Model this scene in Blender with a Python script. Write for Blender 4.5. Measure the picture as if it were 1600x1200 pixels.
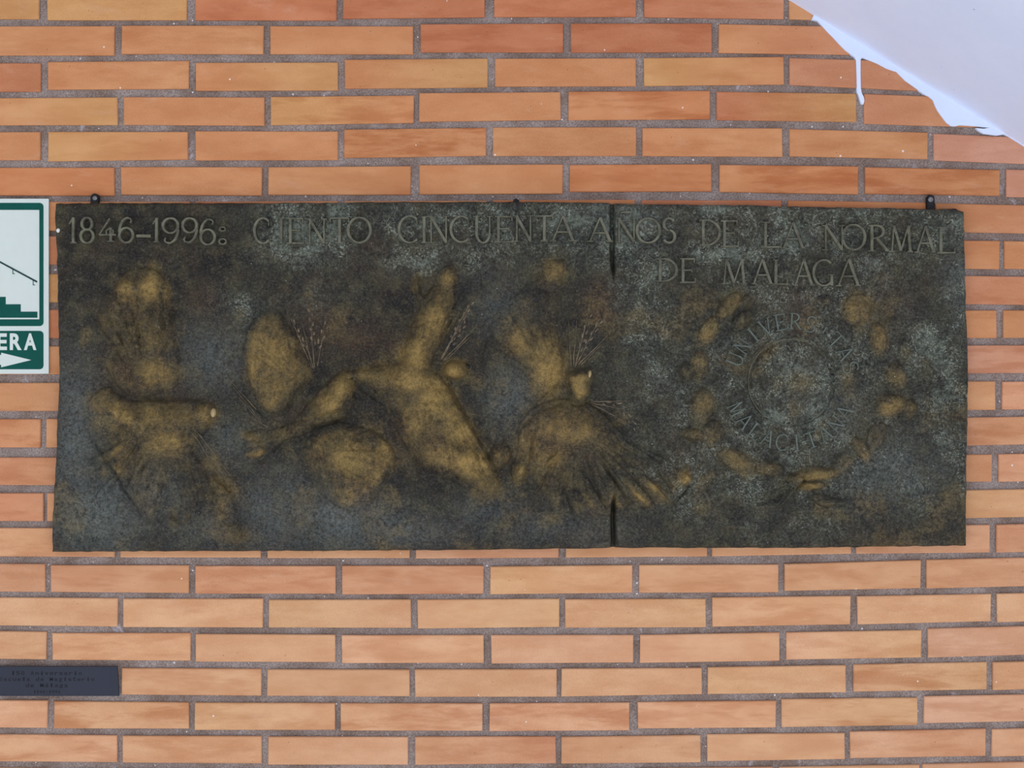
import bpy, math, random
import numpy as np
from mathutils import Vector

for o in list(bpy.data.objects):
    bpy.data.objects.remove(o, do_unlink=True)
scene = bpy.context.scene
COL = scene.collection
random.seed(7)
RNG = np.random.default_rng(11)

# ------------------------------------------------------------------ camera, world, light, exposure
S = 0.001075          # metres on the wall for one unit of measured drawing (1600 x 1200 units)
D = 2.0               # camera distance from the brick faces
ZC = 1.60             # height of the camera axis
cam = bpy.data.cameras.new('camera')
cam.sensor_width = 36.0
cam.lens = 36.0 * D / (1600 * S)
cam_o = bpy.data.objects.new('camera', cam)
cam_o.location = (0, -D, ZC)
cam_o.rotation_euler = (math.radians(90), 0, 0)
COL.objects.link(cam_o)
scene.camera = cam_o

world = bpy.data.worlds.new('overcast_sky')
scene.world = world
world.use_nodes = True
bg = world.node_tree.nodes['Background']
bg.inputs['Color'].default_value = (0.82, 0.95, 1.22, 1)
bg.inputs['Strength'].default_value = 0.46
sun = bpy.data.lights.new('sun', 'SUN')          # high sun that slips under the roof edge and lights the paving in front of the wall
sun.energy = 3.9
sun.angle = math.radians(0.6)
sun.color = (0.98, 0.99, 1.02)
sun_o = bpy.data.objects.new('sun', sun)
sun_o.rotation_euler = (math.radians(40), math.radians(-10), 0)
COL.objects.link(sun_o)

scene.view_settings.view_transform = 'Standard'
scene.view_settings.look = 'None'
scene.view_settings.gamma = 1.0
scene.view_settings.use_curve_mapping = False
scene.view_settings.exposure = 0.66

# ------------------------------------------------------------------ helpers
def lin(c):
    def f(v):
        v = v / 255.0
        return v / 12.92 if v <= 0.04045 else ((v + 0.055) / 1.055) ** 2.4
    return (f(c[0]), f(c[1]), f(c[2]))

def W(px, py, h=0.0):
    """point of the wall drawing -> world; h = distance in front of the brick faces (own scale at that depth)"""
    k = (D - h) / D
    return ((px - 800) * S * k, -h, ZC + (600 - py) * S * k)

def link(o, parent=None):
    COL.objects.link(o)
    if parent is not None:
        o.parent = parent
    return o

def empty(name, loc=(0, 0, 0)):
    o = bpy.data.objects.new(name, None)
    o.empty_display_size = 0.05
    o.location = loc
    return link(o)

def tag(o, label=None, cat=None, group=None, kind=None):
    if label: o['label'] = label
    if cat: o['category'] = cat
    if group: o['group'] = group
    if kind: o['kind'] = kind
    return o

def mesh_obj(name, verts, faces, mat, parent=None, smooth=False):
    me = bpy.data.meshes.new(name)
    ploc = Vector((0, 0, 0))
    if parent is not None:
        p = parent
        while p is not None:
            ploc = ploc + p.location
            p = p.parent
    me.from_pydata([(v[0] - ploc[0], v[1] - ploc[1], v[2] - ploc[2]) for v in verts], [], faces)
    me.materials.append(mat)
    if smooth:
        me.polygons.foreach_set('use_smooth', [True] * len(me.polygons))
    me.update()
    o = bpy.data.objects.new(name, me)
    link(o, parent)
    return o

# --- node helpers
class NT:
    def __init__(self, name):
        self.m = bpy.data.materials.new(name)
        self.m.use_nodes = True
        self.t = self.m.node_tree
        self.b = self.t.nodes['Principled BSDF']
    def n(self, typ, **kw):
        nd = self.t.nodes.new(typ)
        for k, v in kw.items():
            setattr(nd, k, v)
        return nd
    def l(self, a, b):
        self.t.links.new(a, b)
    def val(self, sock, v):
        if hasattr(v, 'is_linked') or isinstance(v, bpy.types.NodeSocket):
            self.l(v, sock)
        else:
            sock.default_value = v
    def pos(self, scale=(1, 1, 1), off=(0, 0, 0)):
        g = self.n('ShaderNodeNewGeometry')
        mp = self.n('ShaderNodeMapping')
        mp.inputs['Scale'].default_value = scale
        mp.inputs['Location'].default_value = off
        self.l(g.outputs['Position'], mp.inputs['Vector'])
        return mp.outputs['Vector']
    def noise(self, vec, scale, detail=4, rough=0.55, dist=0.0):
        nd = self.n('ShaderNodeTexNoise')
        nd.inputs['Scale'].default_value = scale
        nd.inputs['Detail'].default_value = detail
        nd.inputs['Roughness'].default_value = rough
        nd.inputs['Distortion'].default_value = dist
        self.l(vec, nd.inputs['Vector'])
        return nd.outputs['Fac']
    def ramp(self, fac, lo, hi, smooth=True):
        nd = self.n('ShaderNodeMapRange')
        nd.interpolation_type = 'SMOOTHSTEP' if smooth else 'LINEAR'
        nd.inputs['From Min'].default_value = lo
        nd.inputs['From Max'].default_value = hi
        self.l(fac, nd.inputs['Value'])
        return nd.outputs['Result']
    def math(self, op, a, b=None):
        nd = self.n('ShaderNodeMath', operation=op)
        self.val(nd.inputs[0], a)
        if b is not None:
            self.val(nd.inputs[1], b)
        return nd.outputs[0]
    def mix(self, fac, a, b, blend='MIX'):
        nd = self.n('ShaderNodeMix', data_type='RGBA', blend_type=blend)
        self.val(nd.inputs[0], fac)
        for s, v in ((nd.inputs[6], a), (nd.inputs[7], b)):
            if isinstance(v, tuple):
                s.default_value = (*v[:3], 1)
            else:
                self.l(v, s)
        return nd.outputs[2]
    def bump(self, height, strength, dist):
        nd = self.n('ShaderNodeBump')
        nd.inputs['Strength'].default_value = strength
        nd.inputs['Distance'].default_value = dist
        self.l(height, nd.inputs['Height'])
        self.l(nd.outputs['Normal'], self.b.inputs['Normal'])
        return nd
    def attr(self, name):
        nd = self.n('ShaderNodeAttribute', attribute_name=name)
        return nd

def plain(name, srgb, rough=0.6, metal=0.0, spec=0.4, var=0.08, nscale=120, bump=0.0):
    t = NT(name)
    p = t.pos()
    f = t.noise(p, nscale, 4)
    c = lin(srgb)
    col = t.mix(f, tuple(v * (1 - var) for v in c), tuple(min(1, v * (1 + var)) for v in c))
    t.l(col, t.b.inputs['Base Color'])
    t.b.inputs['Roughness'].default_value = rough
    t.b.inputs['Metallic'].default_value = metal
    t.b.inputs['Specular IOR Level'].default_value = spec
    if bump:
        t.bump(f, bump, 0.001)
    return t.m

# ------------------------------------------------------------------ materials of the setting
def mat_brick():
    t = NT('clay_brick')
    a = t.attr('tint')
    col = a.outputs['Color']
    stain = a.outputs['Alpha']
    p = t.pos()
    # soft mottling
    m1 = t.noise(t.pos((9, 9, 22)), 1.0, 4, 0.6)
    col = t.mix(t.ramp(m1, 0.35, 0.7), t.mix(1.0, col, (0.93, 0.86, 0.80), 'MULTIPLY'), t.mix(1.0, col, (1.05, 1.07, 1.08), 'MULTIPLY'))
    # long firing stains, elongated along the brick
    m2 = t.noise(t.pos((7, 7, 38), (3.1, 0, 1.7)), 1.0, 4, 0.6, 0.15)
    sf = t.math('MULTIPLY', t.ramp(m2, 0.44, 0.62), stain)
    col = t.mix(sf, col, t.mix(1.0, col, (0.77, 0.61, 0.51), 'MULTIPLY'))
    # pale lime wash streaks
    m3 = t.noise(t.pos((16, 16, 45), (9.3, 0, 4.1)), 1.0, 5, 0.65, 0.5)
    wf = t.math('MULTIPLY', t.ramp(m3, 0.55, 0.80), 0.25)
    col = t.mix(wf, col, lin((214, 176, 150)))
    # fine sand grain
    g = t.noise(p, 900, 3, 0.7)
    col = t.mix(t.ramp(g, 0.3, 0.7), t.mix(1.0, col, (0.90, 0.89, 0.88), 'MULTIPLY'), t.mix(1.0, col, (1.07, 1.07, 1.07), 'MULTIPLY'))
    # sparse lime specks of irregular size
    v = t.n('ShaderNodeTexVoronoi')
    v.inputs['Scale'].default_value = 38
    t.l(p, v.inputs['Vector'])
    sep = t.n('ShaderNodeSeparateColor')
    t.l(v.outputs['Color'], sep.inputs[0])
    rad = t.math('MULTIPLY', t.ramp(sep.outputs[0], 0.72, 1.0, False), 0.085)
    sp = t.math('LESS_THAN', v.outputs['Distance'], rad)
    col = t.mix(t.math('MULTIPLY', sp, 0.75), col, lin((235, 225, 215)))
    # tiny dark pits
    v2 = t.n('ShaderNodeTexVoronoi')
    v2.inputs['Scale'].default_value = 55
    t.l(t.pos((1, 1, 1), (5, 5, 5)), v2.inputs['Vector'])
    sep2 = t.n('ShaderNodeSeparateColor')
    t.l(v2.outputs['Color'], sep2.inputs[0])
    rad2 = t.math('MULTIPLY', t.ramp(sep2.outputs[1], 0.75, 1.0, False), 0.06)
    col = t.mix(t.math('MULTIPLY', t.math('LESS_THAN', v2.outputs['Distance'], rad2), 0.55), col, lin((120, 70, 50)))
    t.l(col, t.b.inputs['Base Color'])
    t.b.inputs['Roughness'].default_value = 0.85
    t.b.inputs['Specular IOR Level'].default_value = 0.25
    h = t.math('ADD', t.math('MULTIPLY', g, 0.35), t.noise(t.pos((40, 40, 120)), 1.0, 4))
    t.bump(h, 0.35, 0.0008)
    return t.m

def mat_mortar():
    t = NT('grey_mortar')
    p = t.pos()
    n1 = t.noise(p, 18, 4)
    n2 = t.noise(p, 420, 4, 0.7)
    col = t.mix(t.ramp(n1, 0.3, 0.7), lin((134, 115, 102)), lin((162, 147, 137)))
    col = t.mix(t.ramp(n2, 0.35, 0.68), t.mix(1.0, col, (0.62, 0.60, 0.58), 'MULTIPLY'), t.mix(1.0, col, (1.22, 1.22, 1.24), 'MULTIPLY'))
    # lime bloom
    n3 = t.noise(t.pos((1, 1, 1), (2, 3, 4)), 30, 5, 0.7, 0.6)
    col = t.mix(t.math('MULTIPLY', t.ramp(n3, 0.60, 0.74), 0.55), col, lin((205, 200, 204)))
    v = t.n('ShaderNodeTexVoronoi')
    v.inputs['Scale'].default_value = 95
    t.l(p, v.inputs['Vector'])
    sep = t.n('ShaderNodeSeparateColor')
    t.l(v.outputs['Color'], sep.inputs[0])
    rad = t.math('MULTIPLY', t.ramp(sep.outputs[0], 0.7, 1.0, False), 0.16)
    col = t.mix(t.math('LESS_THAN', v.outputs['Distance'], rad), col, lin((214, 210, 210)))
    v2 = t.n('ShaderNodeTexVoronoi')
    v2.inputs['Scale'].default_value = 120
    t.l(t.pos((1, 1, 1), (7, 1, 3)), v2.inputs['Vector'])
    sep2 = t.n('ShaderNodeSeparateColor')
    t.l(v2.outputs['Color'], sep2.inputs[0])
    rad2 = t.math('MULTIPLY', t.ramp(sep2.outputs[1], 0.7, 1.0, False), 0.2)
    col = t.mix(t.math('MULTIPLY', t.math('LESS_THAN', v2.outputs['Distance'], rad2), 0.8), col, lin((62, 52, 50)))
    t.l(col, t.b.inputs['Base Color'])
    t.b.inputs['Roughness'].default_value = 0.95
    t.b.inputs['Specular IOR Level'].default_value = 0.15
    t.bump(n2, 0.7, 0.0015)
    return t.m

def mat_plaster():
    t = NT('white_plaster')
    p = t.pos()
    n1 = t.noise(p, 12, 4)
    n2 = t.noise(p, 160, 4, 0.65)
    col = t.mix(n1, lin((212, 222, 243)), lin((226, 234, 250)))
    v = t.n('ShaderNodeTexVoronoi')
    v.inputs['Scale'].default_value = 26
    t.l(p, v.inputs['Vector'])
    sep = t.n('ShaderNodeSeparateColor')
    t.l(v.outputs['Color'], sep.inputs[0])
    rad = t.math('MULTIPLY', t.ramp(sep.outputs[0], 0.7, 1.0, False), 0.05)
    col = t.mix(t.math('MULTIPLY', t.math('LESS_THAN', v.outputs['Distance'], rad), 0.6), col, lin((140, 140, 150)))
    t.l(col, t.b.inputs['Base Color'])
    t.b.inputs['Roughness'].default_value = 0.8
    t.bump(t.math('ADD', n1, t.math('MULTIPLY', n2, 0.4)), 0.35, 0.002)
    return t.m

M_BRICK = mat_brick()
M_MORTAR = mat_mortar()
M_PLASTER = mat_plaster()
M_FLOOR = plain('pale_stone_floor', (208, 210, 214), 0.7, var=0.06, nscale=25)
M_ROOF = plain('roof_plaster', (228, 228, 228), 0.85, var=0.04, nscale=10)

# ------------------------------------------------------------------ numpy value noise on the drawing plane
def vnoise(x, y, cell, seed):
    r = np.random.default_rng(seed)
    g = r.random((256, 256))
    fx = x / cell + 1000.37; fy = y / cell + 1000.71
    ix = np.floor(fx).astype(int); iy = np.floor(fy).astype(int)
    tx = fx - ix; ty = fy - iy
    tx = tx * tx * (3 - 2 * tx); ty = ty * ty * (3 - 2 * ty)
    a = g[iy % 256, ix % 256]; b = g[iy % 256, (ix + 1) % 256]
    c = g[(iy + 1) % 256, ix % 256]; d = g[(iy + 1) % 256, (ix + 1) % 256]
    return (a * (1 - tx) + b * tx) * (1 - ty) + (c * (1 - tx) + d * tx) * ty

def fbm(x, y, cell, seed, octs=4, gain=0.5):
    s = 0; amp = 1; tot = 0
    for i in range(octs):
        s = s + amp * vnoise(x, y, cell / 2 ** i, seed + i)
        tot += amp; amp *= gain
    return s / tot

# ------------------------------------------------------------------ the brick wall
# every visible course: list of (x0, x1, ytop0, ytop1, ybot0, ybot1, left tint, right tint, stain)
TINT = {'O': (198, 134, 84), 'D': (192, 120, 70), 'R': (186, 108, 70), 'T': (203, 144, 94),
        'Y': (198, 150, 90), 'P': (202, 138, 102), 'B': (180, 113, 76), 'K': (190, 94, 60), 'Q': (204, 148, 124)}
COURSES = [
 # 0
 [(-158,61,-15,-15,29,30,'YY',.2),(73.5,292,-14,-14,31,31,'YY',.2),(305,526,-14,-15,31,31,'RR',.5),(536,757,-15,-18,29,26,'RR',.4),
  (772,994,-18,-18,26,26,'RR',.4),(1006,1225,-18,-16,26,29,'RP',.5),(1233,1462,-16,-10,30,36,'TO',.1)],
 # 1
 [(-43,178.5,41,40,86,86,'TO',.3),(190,411.5,40,40,84,84,'OT',.4),(422.5,645,41,41,84,84,'OO',.1),(657,880,37.5,36,81.5,81.5,'RR',.6),
  (892,1112.5,36.5,36.5,81.5,81.5,'RR',.5),(1123.5,1350,37,42,82,86,'OP',.2)],
 # 2
 [(-160,63.5,98,98.5,143,143,'RB',.4),(75,295,96.5,95,140,138,'OT',.4),(306,528,98,97,141.5,140.5,'OY',.2),(538.5,762.5,93.5,91,138.5,136,'OY',.3),
  (773.5,994,91,91,135,134,'OO',.1),(1006,1225,90,89,134,131,'YO',.3),(1234,1462,90,97,132.5,143,'PP',.2)],
 # 3
 [(-40,183.5,153,151.5,195,194.5,'TY',.2),(192.5,413,151.5,151.5,194.5,196,'OO',.1),(422.5,646.5,151,149,195.5,191.5,'YO',.7),(655,876,145,143.5,190,187.5,'OO',.1),
  (888.5,1110,142.5,142,187,186,'OD',.8),(1120,1338.5,143,146,187.5,190,'RY',.4),(1350,1570,146,155,192.5,200,'PO',.1)],
 # 4
 [(-160,62.5,207,206,250,250,'OO',.2),(75,293,206,206,251.5,248.5,'YO',.3),(305,527.5,205,205,250,249.5,'OO',.3),(537.5,760,202.5,199,246,243.5,'OO',1.0),
  (770,994,199,198,243,243,'TO',.3),(1004,1222.5,199.5,200,243.5,245,'OT',.4),(1234,1450,201.5,206.5,244,248.5,'OT',.4),(1459,1690,208,218,250,259,'QQ',.3)],
 # 5
 [(-40,178.5,261.5,262,305,305.5,'DD',.3),(188.5,409,261,261,304.5,305.5,'OO',.3),(419,642,261,259.5,305,304.5,'TO',.3),(655,879,258,256.5,303.5,302.5,'OO',.1),
  (890,1111.5,257,256,300,299,'DD',.5),(1124,1341.5,257,260,299.5,304,'OD',.9),(1351.5,1563,261,265,303,306,'DO',.8),(1572.5,1790,265,270,307,312,'QP',.2)],
 # 6
 [(-155,63,315,315.5,359,360,'OO',.2),(75,296,315.5,315,360,359,'OO',.2),(306,528,315,314,359,358,'RO',.2),(538,760,314,313,358,357,'OO',.2),(770,992,313,312.5,357,357,'DD',.2),
  (1002,1222,312.5,313,357,358,'RR',.2),(1231,1452,313.5,317,358,361,'DD',.2),(1462,1690,317.5,322,362,366,'OP',.2)],
 # 7
 [(-45,178,369,369,413,413,'RB',.3),(1340,1562,374,376,418,420,'PO',.3),(1569.5,1790,376,381,420,425,'OO',.2)],
 # 8
 [(-155,63,428,428,472,472,'YY',.2),(75,296,428,428,472,472,'YY',.2),(1460,1690,430,433,474,477,'PP',.6)],
 # 9
 [(-45,178,484,484,528,528,'RR',.3),(1336,1557.5,485,485,528,528,'DO',.4),(1568,1790,485,486,528,529,'OT',.2)],
 # 10
 [(-155,63,541,541,585,585,'OO',.2),(75,296,541,541,585,585,'OO',.2),(1456,1690,540,539,583,582,'QP',.7)],
 # 11
 [(-45,178,598,598,642,642,'TO',.4),(1334,1556,597,596,641,640,'OT',.2),(1566,1788,596,594,640,638,'PP',.5)],
 # 12
 [(-157,63,655,654.5,699,699,'RD',.6),(72.5,294,654.5,654.5,699,699,'OO',.2),(1452,1680,653,650,697,693,'PT',.6)],
 # 13
 [(-45,178,714.5,714.5,758,758,'RO',.5),(1330,1551,711,710,754,753,'DD',.2),(1560.5,1782,709.5,706,753,749,'PR',.4)],
 # 14
 [(-155,68,771,771,814,814,'KR',.6),(73,294,771,771,814,814,'DO',.3),(1448,1676,767,763,811,806,'YT',.2)],
 # 15
 [(-42,179,825,826,869,870,'OO',.5),(188,407.5,827,828,870.5,871.5,'OO',.2),(417.5,640,828,828,871.5,871.5,'TO',.2),(650,872.5,828,828,872.5,871.5,'PR',.3),
  (884,1105,828,826,871,869.5,'TO',.2),(1112.5,1330,825,822,869,865,'OO',.2),(1337.5,1547,822,820,865.5,863.5,'PP',.5),(1557,1780,820,815,863.5,858,'RR',.5)],
 # 16
 [(-150,70,880,881,924,924.5,'RR',.4),(79,295,883.5,883.5,925,927,'RD',.5),(305,524,884,884,927.5,928,'RR',.6),(534,756,884,884,928.5,927.5,'RR',.6),
  (766,988,885,883,928.5,926.5,'YO',.4),(999,1216.5,883,881.5,926.5,925,'OD',.5),(1226,1439,881,875,923.5,919,'OO',.5),(1447.5,1670,875,870,919.5,914,'DP',.4)],
 # 17
 [(-38,183.5,933.5,935,977,978.5,'TT',.2),(192.5,410.5,936,936,980,981,'TT',.3),(420,642,937,937,980.5,981.5,'YO',.1),(652.5,873.5,937.5,936,982,980,'TY',.2),
  (883.5,1103,936.5,936,980.5,980,'OY',.3),(1113.5,1329,934,931.5,979.5,976,'OT',.5),(1340,1548.5,931.5,927.5,976,971,'TT',.3),(1558.5,1780,928,923,972.5,967,'TT',.1)],
 # 18
 [(-148,72,985,987,1028,1030,'TT',.5),(81.5,297.5,989,989,1031,1033,'OO',.6),(305.5,524,990.5,992,1034,1035,'OO',.1),(534,755.5,993,992,1036.5,1035.5,'PO',.4),
  (767.5,989.5,992.5,992.5,1037,1035.5,'PP',.1),(1000,1218,992,988.5,1035.5,1033,'PO',.2),(1228.5,1440,988.5,985,1031,1027.5,'PY',.4),(1450,1672,982.5,977,1027.5,1021,'QP',.4)],
 # 19
 [(-38,184,1043,1043,1086,1086,'OO',.1),(190,408,1044,1045,1085,1087,'OT',.5),(417.5,640,1046.5,1046.5,1087.5,1088.5,'TO',.1),(648.5,870,1046.5,1046,1089,1088.5,'TO',.1),
  (877.5,1096.5,1045.5,1043.5,1088.5,1085,'TO',.1),(1106,1321.5,1043,1039.5,1085,1082,'YT',.2),(1333.5,1542.5,1038.5,1035,1081,1077.5,'OY',.8),(1551.5,1775,1035,1030,1078.5,1072,'OO',.5)],
 # 20
 [(-146,74,1093,1095,1136,1137.5,'PP',.3),(84,295,1095.5,1097.5,1139,1139,'TT',.9),(304,523.5,1098,1099,1141,1141,'YO',.5),(532.5,754,1099.5,1099.5,1141.5,1142,'OP',.8),
  (765,983.5,1099.5,1098,1142.5,1141.5,'RP',.8),(996.5,1212.5,1097.5,1095,1138.5,1136.5,'PD',.6),(1221.5,1434,1092.5,1090,1136,1133.5,'TY',.7),(1444,1666,1088.5,1084,1130,1126,'QP',.5)],
 # 21
 [(-38,182.5,1147,1149,1190,1191,'OP',.7),(191.5,408.5,1150,1151,1192,1193,'OO',.5),(419,637.5,1152,1152,1195.5,1195,'OP',.2),(648.5,868.5,1152,1151,1195.5,1192.5,'DK',.5),
  (877.5,1095,1151.5,1148.5,1193,1191.5,'DO',.3),(1105,1320,1148,1145,1190,1186,'TO',.2),(1328.5,1540,1143.5,1139,1185,1181.5,'PR',.5),(1550,1772,1139.5,1134,1182.5,1178,'PO',.3)],
 # 22
 [(-142,76,1199,1201,1243,1245,'OO',.2),(85,296,1202,1203,1245,1246,'OO',.2),(306,524,1203,1204,1247,1247,'TO',.2),(533,754,1204,1204,1247,1247,'OO',.2),
  (764,982,1204,1202,1247,1246,'PP',.2),(992,1208,1201,1199,1245,1243,'PP',.2),(1218,1437,1199,1195,1243,1239,'TT',.2),(1442,1664,1194,1189,1238,1233,'PP',.2)],
]

def brick_geo(x0, x1, yt0, yt1, yb0, yb1, proud, rnd):
    """chamfered brick; returns verts (world), faces"""
    j = lambda a=0.7: rnd.uniform(-a, a)
    c = [(x0 + j(.5), yt0 + j(.5)), (x1 + j(.5), yt1 + j(.5)), (x1 + j(.5), yb1 + j(.5)), (x0 + j(.5), yb0 + j(.5))]
    cx = sum(p[0] for p in c) / 4; cy = sum(p[1] for p in c) / 4
    def ring(inset, h):
        out = []
        for (x, y) in c:
            X = x + (inset if x < cx else -inset); Y = y + (inset if y < cy else -inset)
            k = W(X, Y, 0)
            out.append((k[0], -h, k[2]))
        return out
    verts = ring(1.3, proud) + ring(0, proud - 0.0012) + ring(0, -0.03)
    faces = [(3, 2, 1, 0)]
    for a, b in ((0, 4), (4, 8)):
        for i in range(4):
            k = (i + 1) % 4
            faces.append((a + i, a + k, b + k, b + i))
    faces.append((8, 9, 10, 11))
    return verts, faces

# wall body (mortar) : roughened sheet in front of a solid backing
X0, X1, Y0, Y1 = -1150, 2750, -620, 2088
nx, ny = 391, 272
gx, gy = np.meshgrid(np.linspace(X0, X1, nx), np.linspace(Y0, Y1, ny))
rec = -0.0042 + (fbm(gx, gy, 30, 5, 3) - 0.5) * 0.0030 + (RNG.random(gx.shape) - 0.5) * 0.0012
vx = (gx - 800) * S; vz = ZC + (600 - gy) * S
verts = np.stack([vx, -rec, vz], -1).reshape(-1, 3)
idx = np.arange(nx * ny).reshape(ny, nx)
quads = np.stack([idx[1:, :-1], idx[1:, 1:], idx[:-1, 1:], idx[:-1, :-1]], -1).reshape(-1, 4)
vl = verts.tolist(); fl = quads.tolist()
n0 = len(vl)
xa, xb = (X0 - 800) * S, (X1 - 800) * S
za, zb = ZC + (600 - Y1) * S, ZC + (600 - Y0) * S
vl += [(xa, .25, za), (xb, .25, za), (xb, .25, zb), (xa, .25, zb)]
fl += [[n0, n0 + 3, n0 + 2, n0 + 1]]
top = idx[0].tolist(); bot = idx[-1].tolist(); lef = idx[:, 0].tolist(); rig = idx[:, -1].tolist()
fl += [top + [n0 + 2, n0 + 3], bot[::-1] + [n0, n0 + 1], lef[::-1] + [n0 + 3, n0][0:2], rig + [n0 + 1, n0 + 2]]
wall = mesh_obj('wall_back', vl, fl, M_MORTAR, smooth=True)
tag(wall, 'orange clay brick wall with recessed grey mortar joints', kind='structure')

brnd = random.Random(3)
def tint_attr(me, cols):
    a = me.color_attributes.new('tint', 'FLOAT_COLOR', 'POINT')
    a.data.foreach_set('color', np.array(cols, dtype=np.float32).ravel())
    me.color_attributes.active_color = a

MEAN = lin((196, 128, 86))
PALE_LIFT = lin((228, 184, 142))  # pale tone standing in for the brighter light on the lower courses
def shade(code, k, pale_lift=0.0):
    c = lin(TINT[code])
    return tuple(((v * .75 + m * .25) * (1 - pale_lift) + d * pale_lift) * k for v, m, d in zip(c, MEAN, PALE_LIFT))

for ri, row in enumerate(COURSES):
    pale_lift = 0.10 + 0.42 * min(1.0, max(0.0, (ri - 8) / 9.0))  # courses pale downwards; brighter light low on the wall is painted into them
    for (x0, x1, a0, a1, b0, b1, tc, st) in row:
        proud = brnd.uniform(-0.0006, 0.0006)
        v, f = brick_geo(x0, x1, a0, a1, b0, b1, proud, brnd)
        o = mesh_obj('brick', v, f, M_BRICK, wall)
        k = brnd.uniform(0.95, 1.06)
        cl = (*shade(tc[0], k, pale_lift), st); cr = (*shade(tc[1], k, pale_lift), st)
        tint_attr(o.data, [cl if (i % 4) in (0, 3) else cr for i in range(12)])

# bricks of the same wall beyond the edges of the view, laid on in the same bond
fv, ff, fc = [], [], []
def field_brick(x0, x1, yt, yb):
    v, f = brick_geo(x0, x1, yt, yt, yb, yb, brnd.uniform(-.0006, .0006), brnd)
    b = len(fv)
    fv.extend(v); ff.extend([tuple(i + b for i in q) for q in f])
    code = brnd.choice('OOODDRTTYPP')
    c = (*shade(code, brnd.uniform(.95, 1.06), 0.1 + .42 * min(1, max(0, (yt - 420) / 500))), brnd.uniform(.1, .7))  # same painted lightening towards the ground as in the courses
    fc.extend([c] * 12)
nrow = len(COURSES)
for r in range(-11, 38):
    if 0 <= r < nrow:
        row = COURSES[r]
        yt = row[0][2]; yb = row[0][4]
        x = row[0][0] - 10
        while x > X0 + 60:
            field_brick(max(X0, x - 221), x, yt, yb); x -= 231
        x = row[-1][1] + 10
        yt = row[-1][3]; yb = row[-1][5]
        while x < X1 - 60:
            field_brick(x, min(X1, x + 221), yt, yb); x += 231
    else:
        yt = -15 + r * 55.4 if r < 0 else 1203 + (r - 22) * 55.4
        yb = yt + 44.5
        if yb > Y1 - 4: continue
        off = 73.5 if r % 2 == 0 else 188
        k0 = int((X0 - off) // 231) + 1
        x = off + k0 * 231
        while x + 221 < X1:
            field_brick(x, x + 221, yt, yb); x += 231
bf = mesh_obj('brick_field', fv, ff, M_BRICK, wall)
tint_attr(bf.data, fc)
bf['kind'] = 'stuff'

# ------------------------------------------------------------------ floor, added shading roof, stair flight
def box(name, x0, x1, y0, y1, z0, z1, mat, parent=None):
    v = [(x0, y0, z0), (x1, y0, z0), (x1, y1, z0), (x0, y1, z0), (x0, y0, z1), (x1, y0, z1), (x1, y1, z1), (x0, y1, z1)]
    f = [(3, 2, 1, 0), (4, 5, 6, 7), (0, 1, 5, 4), (1, 2, 6, 5), (2, 3, 7, 6), (3, 0, 4, 7)]
    return mesh_obj(name, v, f, mat, parent)
tag(box('floor', -14, 14, -26, 0.25, -0.12, 0.0, M_FLOOR), 'pale stone paving in front of the brick wall', kind='structure')
tag(box('shade_roof', xa, xb, -2.85, 0.25, zb, zb + 0.2, M_ROOF), 'unseen white roof slab added to shade the top of the wall', kind='structure')  # out of view; put in and deepened to darken the upper wall

SL = (228 - 1) / (1600 - 1234)                       # fall of the flight per unit of run
def line_y(px): return 1 + (px - 1234) * SL
lo = []                                              # underside, wall drawing coordinates
xs_top = 1234 - (1 + 612) / SL
x_end = 2740
under = [(xs_top, -612), (x_end, line_y(x_end))]
steps = []
run = 0.275 / S; rise = run * SL
x = x_end; y = line_y(x_end) - 170
steps.append((x, y))
while y - rise > -612:
    steps.append((x, y - rise)); x -= run; y -= rise
    steps.append((x, y))
prof = under + steps + [(x, -612)]
def prism(name, prof, ya, yb, mat, parent=None, dens=None):
    n = len(prof)
    v = [((p[0] - 800) * S, ya, ZC + (600 - p[1]) * S) for p in prof] + [((p[0] - 800) * S, yb, ZC + (600 - p[1]) * S) for p in prof]
    f = [tuple(range(n)), tuple(range(2 * n - 1, n - 1, -1))]
    for i in range(n):
        k = (i + 1) % n
        f.append((i, i + n, k + n, k))
    return mesh_obj(name, v, f, mat, parent)
stair = prism('stair_underside', prof, -1.15, 0.002, M_PLASTER)
tag(stair, 'white plastered underside of a stair flight sloping down at the upper right', 'staircase', kind='structure')

# lumpy plaster dragged onto the bricks along the flight, with one long drip
EDGE = [(1225, -8), (1234, 0), (1248, 8), (1262, 17), (1271, 24), (1268, 31), (1277, 33), (1283, 40), (1291, 49), (1300, 58), (1310, 69), (1320, 79), (1328, 85), (1335, 90),
        (1337, 95), (1338, 120), (1338.5, 144), (1341, 149), (1343, 156), (1345, 162), (1348.5, 163.5), (1350, 158), (1349, 152), (1346, 146), (1344.5, 138), (1344, 115), (1344, 94),
        (1347, 90.5), (1353, 93), (1370, 100), (1385, 108), (1400, 113), (1407, 120), (1414, 127), (1424, 134), (1434, 141), (1442, 147), (1450, 151), (1457, 157), (1460, 165), (1464, 173),
        (1471, 183), (1478, 192), (1485, 197), (1492, 197.5), (1499, 196), (1517, 197), (1532, 198.5), (1545, 200), (1536, 201.5), (1524, 200.5), (1529, 205), (1536, 209), (1546, 210.5), (1557, 212),
        (1562, 211), (1568, 210), (1574, 213), (1580, 217), (1590, 223), (1600, 229.5), (1640, 256), (1700, 291)]
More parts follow.
